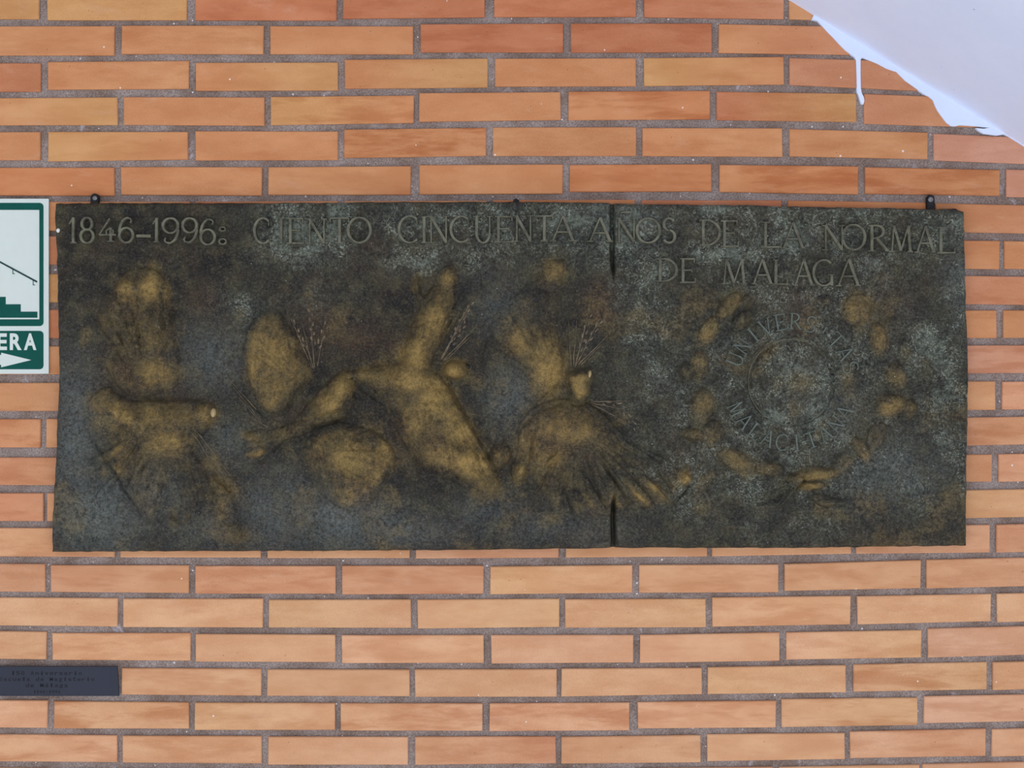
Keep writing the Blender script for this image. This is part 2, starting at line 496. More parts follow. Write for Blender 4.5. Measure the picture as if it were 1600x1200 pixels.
def smear(name, edge, off, mat, parent=None, h1=0.0022):
    """sheet from the ragged edge up to the soffit line, lipped at the edge"""
    v, f = [], []
    poly = edge + [(edge[-1][0] + 4, line_y(edge[-1][0] + 4) - off), (edge[0][0] - 4, line_y(edge[0][0] - 4) - off)]
    n = len(poly)
    import mathutils
    tris = mathutils.geometry.tessellate_polygon([[Vector((p[0], p[1], 0)) for p in poly]])
    cx = poly
    for (px, py) in poly:
        v.append(((px - 800) * S, -h1, ZC + (600 - py) * S))
    for (px, py) in poly:
        v.append(((px - 800) * S, 0.004, ZC + (600 - py) * S))
    for t3 in tris:
        a, b, c = t3
        A, B, C = poly[a], poly[b], poly[c]
        cr = (B[0] - A[0]) * (C[1] - A[1]) - (B[1] - A[1]) * (C[0] - A[0])
        f.append((a, b, c) if cr < 0 else (a, c, b))
    for i in range(n):
        k = (i + 1) % n
        f.append((i, i + n, k + n, k))
    return mesh_obj(name, v, f, mat, parent)
sm = smear('trim_1', EDGE, 14, M_PLASTER)
tag(sm, 'ragged white plaster edge with a long drip along the stair underside', kind='structure')

# ------------------------------------------------------------------ sweep of a ribbon with a raised trapezoid section
def sweep(pts, widths, hgt, sink=2.0, slope=1.0, base=0.0):
    """pts in drawing units; returns verts (px, py, height in units) and faces"""
    n = len(pts)
    v, f = [], []
    for i in range(n):
        a = pts[max(0, i - 1)]; b = pts[min(n - 1, i + 1)]
        dx, dy = b[0] - a[0], b[1] - a[1]
        L = math.hypot(dx, dy) or 1
        nxn, nyn = -dy / L, dx / L
        w = widths[i] if isinstance(widths, (list, tuple)) else widths
        hh = hgt[i] if isinstance(hgt, (list, tuple)) else hgt
        bb = base[i] if isinstance(base, (list, tuple)) else base
        for s, ww, hz in ((-1, w / 2 + slope, -sink), (-1, max(w / 2 - .25, .1), hh), (1, max(w / 2 - .25, .1), hh), (1, w / 2 + slope, -sink)):
            v.append((pts[i][0] + nxn * s * ww, pts[i][1] + nyn * s * ww, bb + hz))
    for i in range(n - 1):
        for k in range(3):
            a = i * 4 + k
            f.append((a, a + 1, a + 5, a + 4))
    f.append((0, 3, 2, 1)); e = (n - 1) * 4
    f.append((e, e + 1, e + 2, e + 3))
    return v, f

def join(parts):
    V, F = [], []
    for v, f in parts:
        b = len(V)
        V += v; F += [tuple(i + b for i in q) for q in f]
    return V, F

# ------------------------------------------------------------------ bronze relief plaque : height field cut into its parts
H0 = 0.021                     # face of the plate in front of the bricks
KP = (D - H0) / D
def PW(px, py, h):             # plaque-space -> world, one constant scale for the whole plaque
    return ((px - 800) * S * KP, -(H0 + h * S), ZC + (600 - py) * S * KP)

STEP = 1.6
NX, NY = int(1430 / STEP), int(546 / STEP)
uu, vv = np.meshgrid(np.linspace(0, 1, NX), np.linspace(0, 1, NY))
def curve(t, pts):
    xs = [p[0] for p in pts]; ys = [p[1] for p in pts]
    return np.interp(t, xs, ys)
left_x = lambda v: curve(v, [(0, 85), (.05, 83.5), (.12, 86), (.3, 89), (.5, 90.5), (.65, 87), (.8, 83.5), (.93, 79.5), (1, 79)]) + (vnoise(v * 540, v * 0, 14, 50) - .5) * 1.6
right_x = lambda v: curve(v, [(0, 1508), (.2, 1510), (.4, 1515), (.55, 1514.5), (.75, 1512), (1, 1511.5)]) + (vnoise(v * 540, v * 0, 14, 51) - .5) * 1.2
top_y = lambda u: curve(u, [(0, 317.5), (.05, 316), (.2, 316.5), (.4, 314.5), (.55, 314.5), (.608, 316.5), (.612, 317), (.75, 319.5), (.9, 324), (.97, 326), (.985, 325), (1, 330)]) + (vnoise(u * 1430, u * 0, 10, 52) - .5) * 1.6
bot_y = lambda u: curve(u, [(0, 863), (.2, 862), (.45, 860.5), (.6, 857.5), (.62, 857), (.8, 857), (1, 853.5)]) + (vnoise(u * 1430, u * 0, 12, 53) - .5) * 1.6
LX, RX, TY, BY = left_x(vv), right_x(vv), top_y(uu), bot_y(uu)
PX = LX * (1 - uu) + RX * uu
PY = TY * (1 - vv) + BY * vv
HT = np.zeros_like(PX)
GOLD = np.zeros_like(PX); VERD = np.zeros_like(PX); SLATE = np.zeros_like(PX); BROWN = np.zeros_like(PX)
PID = np.zeros(PX.shape, dtype=np.int32)
PARTS = {}

def sstep(t): 
    t = np.clip(t, 0, 1); return t * t * (3 - 2 * t)

def smooth_poly(pts, n=5):
    out = []; m = len(pts)
    for i in range(m):
        p0, p1, p2, p3 = (np.array(pts[(i + k - 1) % m], float) for k in range(4))
        for j in range(n):
            t = j / n
            out.append(0.5 * ((2 * p1) + (-p0 + p2) * t + (2 * p0 - 5 * p1 + 4 * p2 - p3) * t * t + (-p0 + 3 * p1 - 3 * p2 + p3) * t ** 3))
    return np.array(out)

# wobble of outlines so that nothing is ruler-drawn
WOBX = (fbm(PX, PY, 26, 70, 3) - .5) * 9
WOBY = (fbm(PX, PY, 26, 80, 3) - .5) * 9

OUTN = fbm(PX, PY, 48, 160, 3, .6)      # where the modelled outlines are cut deep and where they fade

def sdf_poly(P, pad=60):
    X = PX + WOBX; Y = PY + WOBY
    x0, y0 = P.min(0) - pad; x1, y1 = P.max(0) + pad
    sel = (X > x0) & (X < x1) & (Y > y0) & (Y < y1)
    x = X[sel]; y = Y[sel]
    d2 = np.full(x.shape, 1e9); inside = np.zeros(x.shape, bool)
    for i in range(len(P)):
        a = P[i]; b = P[(i + 1) % len(P)]
        ex, ey = b - a
        L2 = ex * ex + ey * ey + 1e-9
        t = np.clip(((x - a[0]) * ex + (y - a[1]) * ey) / L2, 0, 1)
        dx = x - a[0] - t * ex; dy = y - a[1] - t * ey
        d2 = np.minimum(d2, dx * dx + dy * dy)
        c = ((a[1] > y) != (b[1] > y)) & (x < ex * (y - a[1]) / (ey if abs(ey) > 1e-9 else 1e-9) + a[0])
        inside ^= c
    d = np.sqrt(d2)
    out = np.full(PX.shape, 1e3)
    out[sel] = np.where(inside, -d, d)
    return out

def raise_poly(pts, H, w, part=None, gold=0.0, mode='max', smooth=True):
    P = smooth_poly(pts) if smooth else np.array(pts, float)
    sd = sdf_poly(P)
    t = np.clip(-sd / w, 0, 1)
    h = H * (0.5 * sstep(t) + 0.5 * np.sqrt(np.clip(1 - (1 - t) ** 2, 0, 1)))
    global HT, GOLD
    if mode == 'max':
        HT = np.maximum(HT, h * 1.05)
    else:
        HT = HT + h
    HT = HT - 3.4 * np.exp(-((sd - 1.0) / 2.3) ** 2) * sstep((OUTN - .34) / .3)
    if gold:
        GOLD = np.maximum(GOLD, gold * .95 * sstep((-sd + 3) / 24))
    if part is not None:
        PID[sd < 0] = part
    return sd

def ell(cx, cy, a, b, ang):
    t = math.radians(ang); X = PX + WOBX * .5 - cx; Y = PY + WOBY * .5 - cy
    u = X * math.cos(t) + Y * math.sin(t); v = -X * math.sin(t) + Y * math.cos(t)
    return np.sqrt((u / a) ** 2 + (v / b) ** 2)

def raise_ell(cx, cy, a, b, ang, H, part=None, gold=0.0, mode='add', soft=1.0):
    r = ell(cx, cy, a, b, ang)
    global HT, GOLD
    if mode == 'max':
        HT = np.maximum(HT, HT * .3 + H * np.clip(1 - r * r, 0, 1) ** .75) - 2.6 * np.exp(-((r - 1.04) / .10) ** 2) * sstep((OUTN - .32) / .3)
    else:
        HT = HT + H * .75 * np.exp(-r * r * 1.5)
    if gold:
        GOLD = np.maximum(GOLD, gold * np.exp(-(r ** 2.4) * .85))
    if part is not None:
        PID[r < 1] = part
    return r

def paint(A, cx, cy, a, b, ang, k):
    r = ell(cx, cy, a, b, ang)
    return np.maximum(A, k * np.exp(-(r ** 2) * 1.3))

def erase(A, cx, cy, a, b, ang, k):
    r = ell(cx, cy, a, b, ang)
    return A * (1 - k * np.exp(-(r ** 2) * 1.3))

def groove(p0, p1, w, depth, taper=True):
    global HT
    ax, ay = p0; bx, by = p1
    ex, ey = bx - ax, by - ay
    L2 = ex * ex + ey * ey
    X = PX + WOBX * .3; Y = PY + WOBY * .3
    t = np.clip(((X - ax) * ex + (Y - ay) * ey) / L2, 0, 1)
    d = np.hypot(X - ax - t * ex, Y - ay - t * ey)
    k = np.sin(np.pi * np.clip(t, .02, .98)) ** .5 if taper else 1
    HT = HT - depth * k * np.exp(-(d / w) ** 2)

# part ids : name, owner
PARTDEF = {1: ('panel', None), 2: ('panel', None)}
# ---- dove at far left
raise_poly([(186,437),(219,414),(251,426),(266,460),(279,539),(276,603),(219,622),(186,606),(159,552),(149,511),(160,469)], 9, 34, 11, .30)
raise_ell(200, 456, 20, 26, -25, 4, None, .55); raise_ell(236, 446, 17, 32, 5, 5, None, .80)
raise_ell(166, 505, 15, 24, -10, 3, None, .38); raise_ell(186, 478, 22, 14, -30, 2, None, .35); raise_ell(262, 470, 8, 38, -5, 3, None, .35)
raise_ell(245, 580, 36, 28, -10, 5, None, .62); raise_ell(250, 530, 26, 34, 10, 3, None, .45); raise_ell(180, 575, 20, 26, 10, 2, None, .25)
raise_poly([(140,619),(172,606),(200,624),(250,628),(311,626),(334,634),(337,652),(318,672),(302,702),(330,742),(360,775),(378,838),(339,848),(300,835),(265,806),(232,818),(210,786),(189,751),(166,714),(140,677)], 11, 40, 12, .34)
raise_ell(255, 652, 62, 24, 2, 7, None, .68); raise_ell(262, 690, 40, 30, 10, 4, None, .62); raise_ell(200, 648, 30, 16, 35, 4, None, .85); raise_ell(160, 630, 26, 22, 10, 2, None, .55)
raise_ell(152, 662, 14, 18, 0, 2, None, .35)
raise_ell(182, 704, 26, 8, -28, 4, None, .62); raise_ell(192, 735, 18, 11, 60, 4, None, .66); raise_ell(219, 779, 14, 14, 0, 4, None, .55)
raise_ell(272, 803, 11, 24, 5, 4, None, .50); raise_ell(348, 760, 32, 20, 20, 4, None, .45); raise_ell(360, 832, 34, 18, 10, 3, None, .45); raise_ell(330, 720, 30, 22, 40, 2, None, .45)
raise_ell(322, 648, 19, 22, 0, 6, 13, .60)
for (a, b) in (((205,660),(172,690)),((225,690),(185,725)),((240,710),(208,765)),((262,720),(245,812)),((285,715),(300,830)),((310,705),(350,800)),((212,470),(226,560)),((184,490),(200,570)),((252,450),(262,560))):
    groove(a, b, 3, 2.6)
# ---- second dove
raise_poly([(381,562),(385,515),(411,488),(441,495),(464,534),(487,571),(484,599),(450,638),(422,648),(398,622)], 11, 38, 21, .52)
raise_ell(440, 555, 34, 46, -25, 3, None, .66); raise_ell(404, 570, 20, 42, 5, 2, None, .58); raise_ell(425, 625, 22, 20, 0, 2, None, .5); raise_ell(462, 570, 18, 34, -30, 2, None, .62)
raise_poly([(520,590),(547,576),(557,603),(547,645),(515,660),(473,680),(431,702),(404,722),(381,698),(386,673),(441,668),(487,627)], 12, 30, 22, .42)
raise_ell(536, 602, 18, 25, 30, 6, 23, .78); raise_ell(514, 632, 32, 20, -40, 5, None, .74); raise_ell(396, 682, 18, 9, 10, 3, None, .62); raise_ell(402, 707, 16, 6, -18, 3, None, .70); raise_ell(450, 675, 40, 16, -20, 2, None, .4)
raise_poly([(496,668),(542,659),(580,672),(612,695),(622,719),(607,750),(570,788),(533,792),(508,765),(482,733),(473,696)], 13, 46, 24, .44)
raise_ell(550, 715, 44, 36, 10, 3, None, .74); raise_ell(600, 712, 22, 24, 10, 3, None, .66); raise_ell(540, 770, 36, 22, 20, 2, None, .45); raise_ell(500, 720, 24, 26, 0, 1, None, .5)
groove((505,690),(508,720),2.2,2.5); groove((530,733),(560,755),2.2,2.0); groove((452,660),(558,640),3.5,3.0); groove((556,645),(580,665),3,3)
# ---- third dove, in flight at the centre
raise_poly([(644,442),(655,432),(660,458),(675,450),(684,428),(700,415),(713,422),(709,462),(697,500),(688,541),(676,572),(702,605),(728,654),(755,700),(776,738),(780,766),(751,785),(728,762),(681,738),(649,718),(635,677),(603,631),(566,598),(540,582),(570,571),(626,568),(630,534),(648,495),(654,470)], 14, 42, 31, .50)
raise_ell(648, 444, 9, 16, 10, 4, None, .45); raise_ell(700, 440, 13, 24, 12, 4, None, .55); raise_ell(683, 465, 24, 24, 0, 3, None, .55); raise_ell(672, 510, 26, 44, 15, 4, 34, .72)
raise_ell(645, 560, 28, 36, 20, 3, None, .80); raise_ell(640, 595, 62, 26, 12, 4, None, .85); raise_ell(682, 622, 30, 34, -35, 7, None, 1.0); raise_ell(712, 660, 24, 52, -32, 4, None, .85)
raise_ell(670, 690, 48, 34, 40, 3, None, .58); raise_ell(735, 725, 44, 26, 40, 3, None, .72); raise_ell(760, 762, 24, 24, 0, 3, None, .6); raise_ell(590, 585, 40, 14, 5, 2, None, .68)
raise_ell(712, 578, 21, 15, -6, 17, 32, 1.0, mode='max'); GOLD = paint(GOLD, 712, 579, 18, 13, -6, 1.1)
for (a, b) in (((662,628),(672,632)),((671,633),(676,660)),((680,626),(690,636)),((672,630),(680,624)),((755,745),(766,765)),((757,752),(752,756)),((700,735),(752,765)),((540,578),(600,576)),((690,606),(705,612)),((640,560),(590,570)),((750,720),(740,705))):
    groove(a, b, 1.8, 2.6)
# ---- fourth dove
raise_poly([(772,492),(800,463),(838,436),(846,412),(872,405),(884,412),(876,466),(872,520),(879,570),(868,606),(838,633),(806,668),(780,673),(762,640),(752,590),(757,540)], 12, 46, 41, .22)
raise_ell(848, 570, 36, 50, -8, 4, None, .92); raise_ell(826, 540, 46, 36, 20, 2, None, .66); raise_ell(864, 424, 22, 22, 0, 2, None, .52); raise_ell(800, 515, 34, 30, 0, 1, None, .40)
HT = HT - 7 * np.exp(-ell(795, 615, 40, 50, 10) ** 2 * 1.6)
raise_poly([(838,634),(812,652),(803,668),(806,676),(826,652),(846,632),(866,612),(860,606)], 4, 9, None, .62, mode='add')
raise_poly([(812,662),(840,632),(875,622),(915,626),(948,650),(985,690),(1030,720),(1068,735),(1078,755),(1047,790),(1005,797),(960,806),(900,811),(860,806),(838,774),(822,752),(806,754),(798,738),(806,700)], 13, 44, 42, .30)
raise_ell(880, 665, 60, 36, 5, 5, None, .62); raise_ell(905, 675, 24, 26, 20, 3, None, .72); raise_ell(862, 710, 44, 26, -25, 2, None, .48); raise_ell(832, 690, 24, 36, 15, 2, None, .5)
raise_poly([(887,582),(926,575),(925,604),(916,630),(895,630),(884,606)], 13, 15, 43, .85)
raise_ell(781, 713, 17, 22, 20, 8, 44, .42, mode='max'); raise_ell(812, 740, 11, 18, 10, 5, None, .72); raise_ell(1068, 746, 13, 13, 0, 4, None, .66)
HT_keep = HT.copy()
def feather(p0, p1, w, H, gold, part):
    ax, ay = p0; bx, by = p1
    cx, cy = (ax + bx) / 2, (ay + by) / 2
    L = math.hypot(bx - ax, by - ay) / 2
    raise_ell(cx, cy, L, w, math.degrees(math.atan2(by - ay, bx - ax)), H, part, gold)
feather((965,742),(1018,796), 8, 6, .66, 45); feather((998,738),(1047,786), 8, 6, .60, 45); feather((935,750),(980,800), 12, 3, .42, None); feather((905,750),(935,806), 13, 3, .50, None); feather((862,745),(872,806), 12, 2, .42, None)
for (a, b) in (((940,722),(992,800)),((985,735),(1025,790)),((1018,725),(1050,765)),((915,740),(955,805)),((880,760),(900,810)),((835,775),(858,730)),((835,672),(826,730)),((825,720),(818,745)),((850,725),(872,700)),((1005,735),(1046,780)),((868,715),(850,735))):
    groove(a, b, 2.2, 4.0)
# ---- medallion, wreath and ribbon on the right panel
CXM, CYM = 1236, 597
rr = np.hypot(PX + WOBX * .25 - CXM, PY + WOBY * .25 - CYM)
HT = HT + 2.0 * sstep((128 - rr) / 10) * 0.6
HT = HT - 3.0 * np.exp(-((rr - 66) / 4.0) ** 2) + 3.2 * np.exp(-((rr - 70) / 2.2) ** 2)
HT = HT + 4.5 * np.sqrt(np.clip(1 - (rr / 64) ** 2, 0, 1))
PID[rr < 64] = 51
HT = HT + 3 * np.exp(-ell(1215, 640, 26, 14, -30) ** 2) * (fbm(PX, PY, 9, 90, 3) - .2) + 3 * np.exp(-ell(1210, 585, 30, 26, 0) ** 2)
GOLD = paint(GOLD, 1250, 600, 30, 26, -30, .36); GOLD = paint(GOLD, 1195, 552, 34, 16, -35, .40); GOLD = paint(GOLD, 1325, 600, 16, 40, 0, .36); GOLD = paint(GOLD, 1262, 505, 22, 30, 20, .36)
LEAVES = [(1139,478,28,14,-48,.62),(1107,517,26,15,-58,.56),(1092,572,16,24,8,.48),(1072,582,10,16,-10,.30),(1097,634,19,27,0,.50),(1086,680,24,11,8,.44),(1114,676,18,20,30,.40),(1150,720,32,17,28,.50),
          (1201,733,24,13,4,.44),(1272,742,38,11,-8,.72),(1266,760,22,8,-4,.60),(1318,722,20,14,-50,.36),(1346,702,24,11,55,.48),(1368,680,24,15,-58,.40),(1390,634,26,18,-12,.62),(1420,640,14,16,0,.38),
          (1400,590,17,24,-6,.42),(1372,528,15,26,-14,.56),(1341,484,24,25,10,.62),(1158,500,20,11,-40,.34),(1168,470,16,10,-30,.24),(1288,472,14,9,10,.20)]
for i, (cx, cy, a, b, ang, g) in enumerate(LEAVES):
    raise_ell(cx, cy, a, b, ang, 7.5, 60 + i, g * .95, mode='max')
    tt = math.radians(ang if a >= b else ang + 90); LL = max(a, b)
    groove((cx - LL * .8 * math.cos(tt), cy - LL * .8 * math.sin(tt)), (cx + LL * .7 * math.cos(tt), cy + LL * .7 * math.sin(tt)), 1.4, 1.2)
# ribbon tails
for pts in ([(1243,748),(1225,768),(1200,782),(1182,788),(1190,795),(1214,795),(1234,778),(1248,758)], [(1246,748),(1262,762),(1285,775),(1318,778),(1322,786),(1300,792),(1278,790),(1255,770)], [(1232,742),(1248,740),(1256,752),(1244,762),(1232,756)]):
    raise_poly(pts, 9, 8, 52, .14)
groove((1241,757),(1212,790),1.6,3); groove((1252,758),(1276,790),1.6,3); groove((1236,752),(1188,778),1.4,2)

for (a, b, w_, d_) in (((700,600),(728,650),2.2,5),((726,648),(778,742),2.2,5),((205,624),(330,624),2.5,3.5),((378,575),(384,630),3,3),((384,625),(420,655),3,4),((335,655),(318,676),2,3),((885,628),(845,640),3,4),
                      ((842,640),(808,676),2.5,4),((484,585),(445,645),3,4),((474,672),(545,652),3,4),((620,722),(575,790),3,3),((500,770),(540,796),3,3),((140,680),(170,725),2.5,3),((170,722),(215,795),2.5,3),((920,627),(1000,690),2.5,3),
                      ((1000,690),(1070,735),2.5,3),((1078,758),(1048,794),2,3),((690,540),(712,470),2.5,3),((625,560),(650,490),2.5,2.5),((540,590),(610,640),2.5,2.5),((605,640),(650,722),2.5,2.5),((262,460),(280,560),2.5,3)):
    groove(a, b, w_ * .9, d_ * .8)
# lumpy hand-modelled clay inside the birds, feather strokes along wings and tails
bird = np.isin(PID, [11, 12, 13, 21, 22, 23, 24, 31, 34, 41, 42, 45])
HT = HT + np.where(bird, (fbm(PX, PY, 20, 170, 3, .6) - .5) * 5.0, 0)
FE = np.random.default_rng(23)
def barbs(cx, cy, a0, a1, r0, r1, n, w, d):
    for k in range(n):
        t = math.radians(a0 + (a1 - a0) * (k + FE.uniform(-.3, .3)) / max(1, n - 1))
        q0 = r0 * FE.uniform(.8, 1.3); q1 = r1 * FE.uniform(.75, 1.05)
        groove((cx + q0 * math.cos(t), cy + q0 * math.sin(t)), (cx + q1 * math.cos(t), cy + q1 * math.sin(t)), w, d)
barbs(255, 655, 60, 150, 50, 170, 12, 2.2, 2.2)
barbs(240, 620, -125, -75, 60, 190, 8, 2.2, 2.2)
barbs(470, 600, -150, -95, 30, 105, 6, 2.0, 1.8)
barbs(480, 700, -15, 60, 50, 130, 7, 2.0, 1.8)
barbs(430, 690, 120, 185, 10, 50, 5, 1.8, 2.0)
barbs(690, 610, 45, 85, 60, 160, 8, 1.8, 2.0)
barbs(660, 580, -75, -55, 40, 150, 5, 1.8, 1.8)
barbs(870, 600, -160, -95, 40, 150, 8, 2.0, 1.8)
barbs(895, 650, 25, 110, 60, 165, 14, 2.0, 2.4)
for a in ((205,770,40,50,0,.6),(285,775,34,60,10,.8),(320,800,30,40,0,.6),(190,535,34,40,0,.6),(330,700,24,24,0,.5),(945,750,70,50,30,.65),(880,780,60,40,0,.6),(1010,730,50,24,35,.5),(650,700,30,40,40,.5),(790,610,46,66,10,.85),(715,755,40,20,30,.6),(500,745,30,40,0,.5),(560,640,24,20,0,.4),(455,690,40,16,-20,.5),(845,480,40,36,0,.45),(770,520,24,50,0,.4),(165,700,24,40,20,.4),(670,460,26,30,0,.35),(600,620,26,30,30,.35)):
    GOLD = erase(GOLD, *a)
for a in ((996,774,28,6,45,.75),(1026,766,26,6,45,.7),(962,782,24,8,48,.4),(920,782,24,9,62,.4)):
    GOLD = paint(GOLD, *a)
HT = HT * 1.25
# ---- hammered, lumpy ground
HT = HT + (fbm(PX, PY, 60, 21, 3) - .5) * 5.0 + (fbm(PX, PY, 12, 31, 3, .7) - .5) * 3.6
scr = fbm(PX, PY, 7.5, 41, 2)
worm = np.exp(-((scr - .5) / .045) ** 2)
wmask = np.maximum.reduce([sstep((470 - PY) / 90) * sstep((PX - 330) / 120) * (0.35 + .65 * fbm(PX, PY, 50, 44, 2)), sstep((PX + (fbm(PX, PY, 90, 45, 3) - .5) * 240 - 1360) / 130) * .75 * (.2 + 1.1 * fbm(PX, PY, 40, 46, 3)), .9 * np.exp(-((PX - 985) / 36) ** 2) * sstep((640 - PY) / 200) * (.3 + fbm(PX, PY, 40, 47, 3)), .45 * np.exp(-((rr - 105) / 28) ** 2)])
relief_free = sstep(1 - GOLD * 2.2)
HT = HT + worm * wmask * relief_free * 1.7
# long burnished scratches slanting through the ground
for k in range(90):
    x = RNG.uniform(280, 480); y = RNG.uniform(560, 860); L = RNG.uniform(12, 40); a = math.radians(RNG.uniform(48, 66))
    groove((x, y), (x + L * math.cos(a), y + L * math.sin(a)), 1.5, 1.0) if k < 40 else None
# ---- seam between the two castings
SX = 957.5 + (fbm(PX * 0, PY, 30, 95, 2) - .5) * 3 + (PY - 318) * 0.002
open_ = np.clip(sstep((442 - PY) / 40) + sstep((PY - 765) / 30), 0, 1)
HT = HT - (1.2 + 26 * open_) * np.exp(-((PX - SX) / (1.6 + 1.2 * open_)) ** 2)
# ---- rounded, cast outer edge
ed = np.minimum.reduce([PX - LX, RX - PX, PY - TY, BY - PY])
HT = HT - 7.0 * (1 - np.sqrt(np.clip(1 - (1 - np.clip(ed / 7.0, 0, 1)) ** 2, 0, 1)))
HT = np.maximum(HT, -16.0)
HT = HT + 1.2 * np.exp(-((ed - 9) / 5) ** 2) * (fbm(PX, PY, 20, 97, 2))

# ---- patina zones (wear and verdigris belong to the metal)
nz = fbm(PX, PY, 34, 120, 4, .6); nf = fbm(PX, PY, 7, 130, 3, .6)
GOLD = np.clip(GOLD * (0.62 + .62 * nf) * (0.50 + .90 * nz), 0, 1)
GOLD = np.maximum(GOLD, .22 * sstep((fbm(PX, PY, 70, 140, 4, .6) - .52) / .2) * sstep((PY - 400) / 80))
VERD = np.maximum(VERD, wmask * .9)
for a in ((1240,600,340,330,0,.62),(1060,740,120,140,0,.5),(1030,540,60,150,0,.6),(1236,600,130,130,0,.72),(470,350,120,40,0,.55),(700,345,160,36,0,.7),(900,350,110,50,0,.75),(1010,400,60,90,0,.8),(1130,395,110,30,0,.9),(1230,380,140,40,0,.75),(1340,400,120,50,0,.6),(1460,560,70,170,0,.6),(1420,780,120,70,0,.45),
          (1230,600,50,50,0,.75),(1205,650,45,25,20,.8),(1160,560,40,40,0,.5),(1330,660,60,50,0,.55),(1320,560,40,70,0,.55),(380,480,60,45,0,.45),(1080,560,110,90,0,.40),(500,460,80,50,0,.35),(1200,790,200,60,0,.35),(400,660,60,40,30,.35),(130,820,70,50,0,.35)):
    VERD = paint(VERD, *a)
for a in ((120,690,46,150,0,.80),(150,800,90,70,20,.85),(250,770,50,60,10,.60),(520,810,150,56,8,.85),(440,800,80,70,0,.75),(620,830,120,40,0,.6),(330,560,70,60,0,.55),(800,620,50,60,0,.65),(780,480,50,50,0,.5),(820,820,120,40,0,.4),(360,690,60,60,40,.45),
          (980,345,70,30,0,.6),(1400,740,90,60,0,.5),(1500,430,30,80,0,.55),(1300,640,60,40,0,.4),(930,830,80,40,0,.35),(760,800,80,40,0,.4),(320,830,80,40,0,.5)):
    SLATE = paint(SLATE, *a)
for a in ((320,470,30,30,0,.55),(500,500,60,40,60,.45),(560,530,60,30,0,.5),(850,640,40,20,0,.3),(940,470,30,40,0,.5),(1250,480,50,60,0,.45),(860,690,70,40,0,.45),(640,400,120,40,0,.25),(200,590,80,40,0,.35),(1380,470,60,50,0,.35),(1150,350,100,30,0,.3),(1060,720,30,30,0,.4),(560,780,60,30,0,.35),(940,840,80,30,0,.3),(660,690,60,40,0,.3),(1390,850,120,30,0,.3)):
    BROWN = paint(BROWN, *a)
VERD = np.clip(VERD * (0.25 + 1.55 * nz) * (1 - .75 * GOLD), 0, 1)
SLATE = np.clip(SLATE * (0.55 + .9 * nz) * (1 - .8 * GOLD), 0, 1)

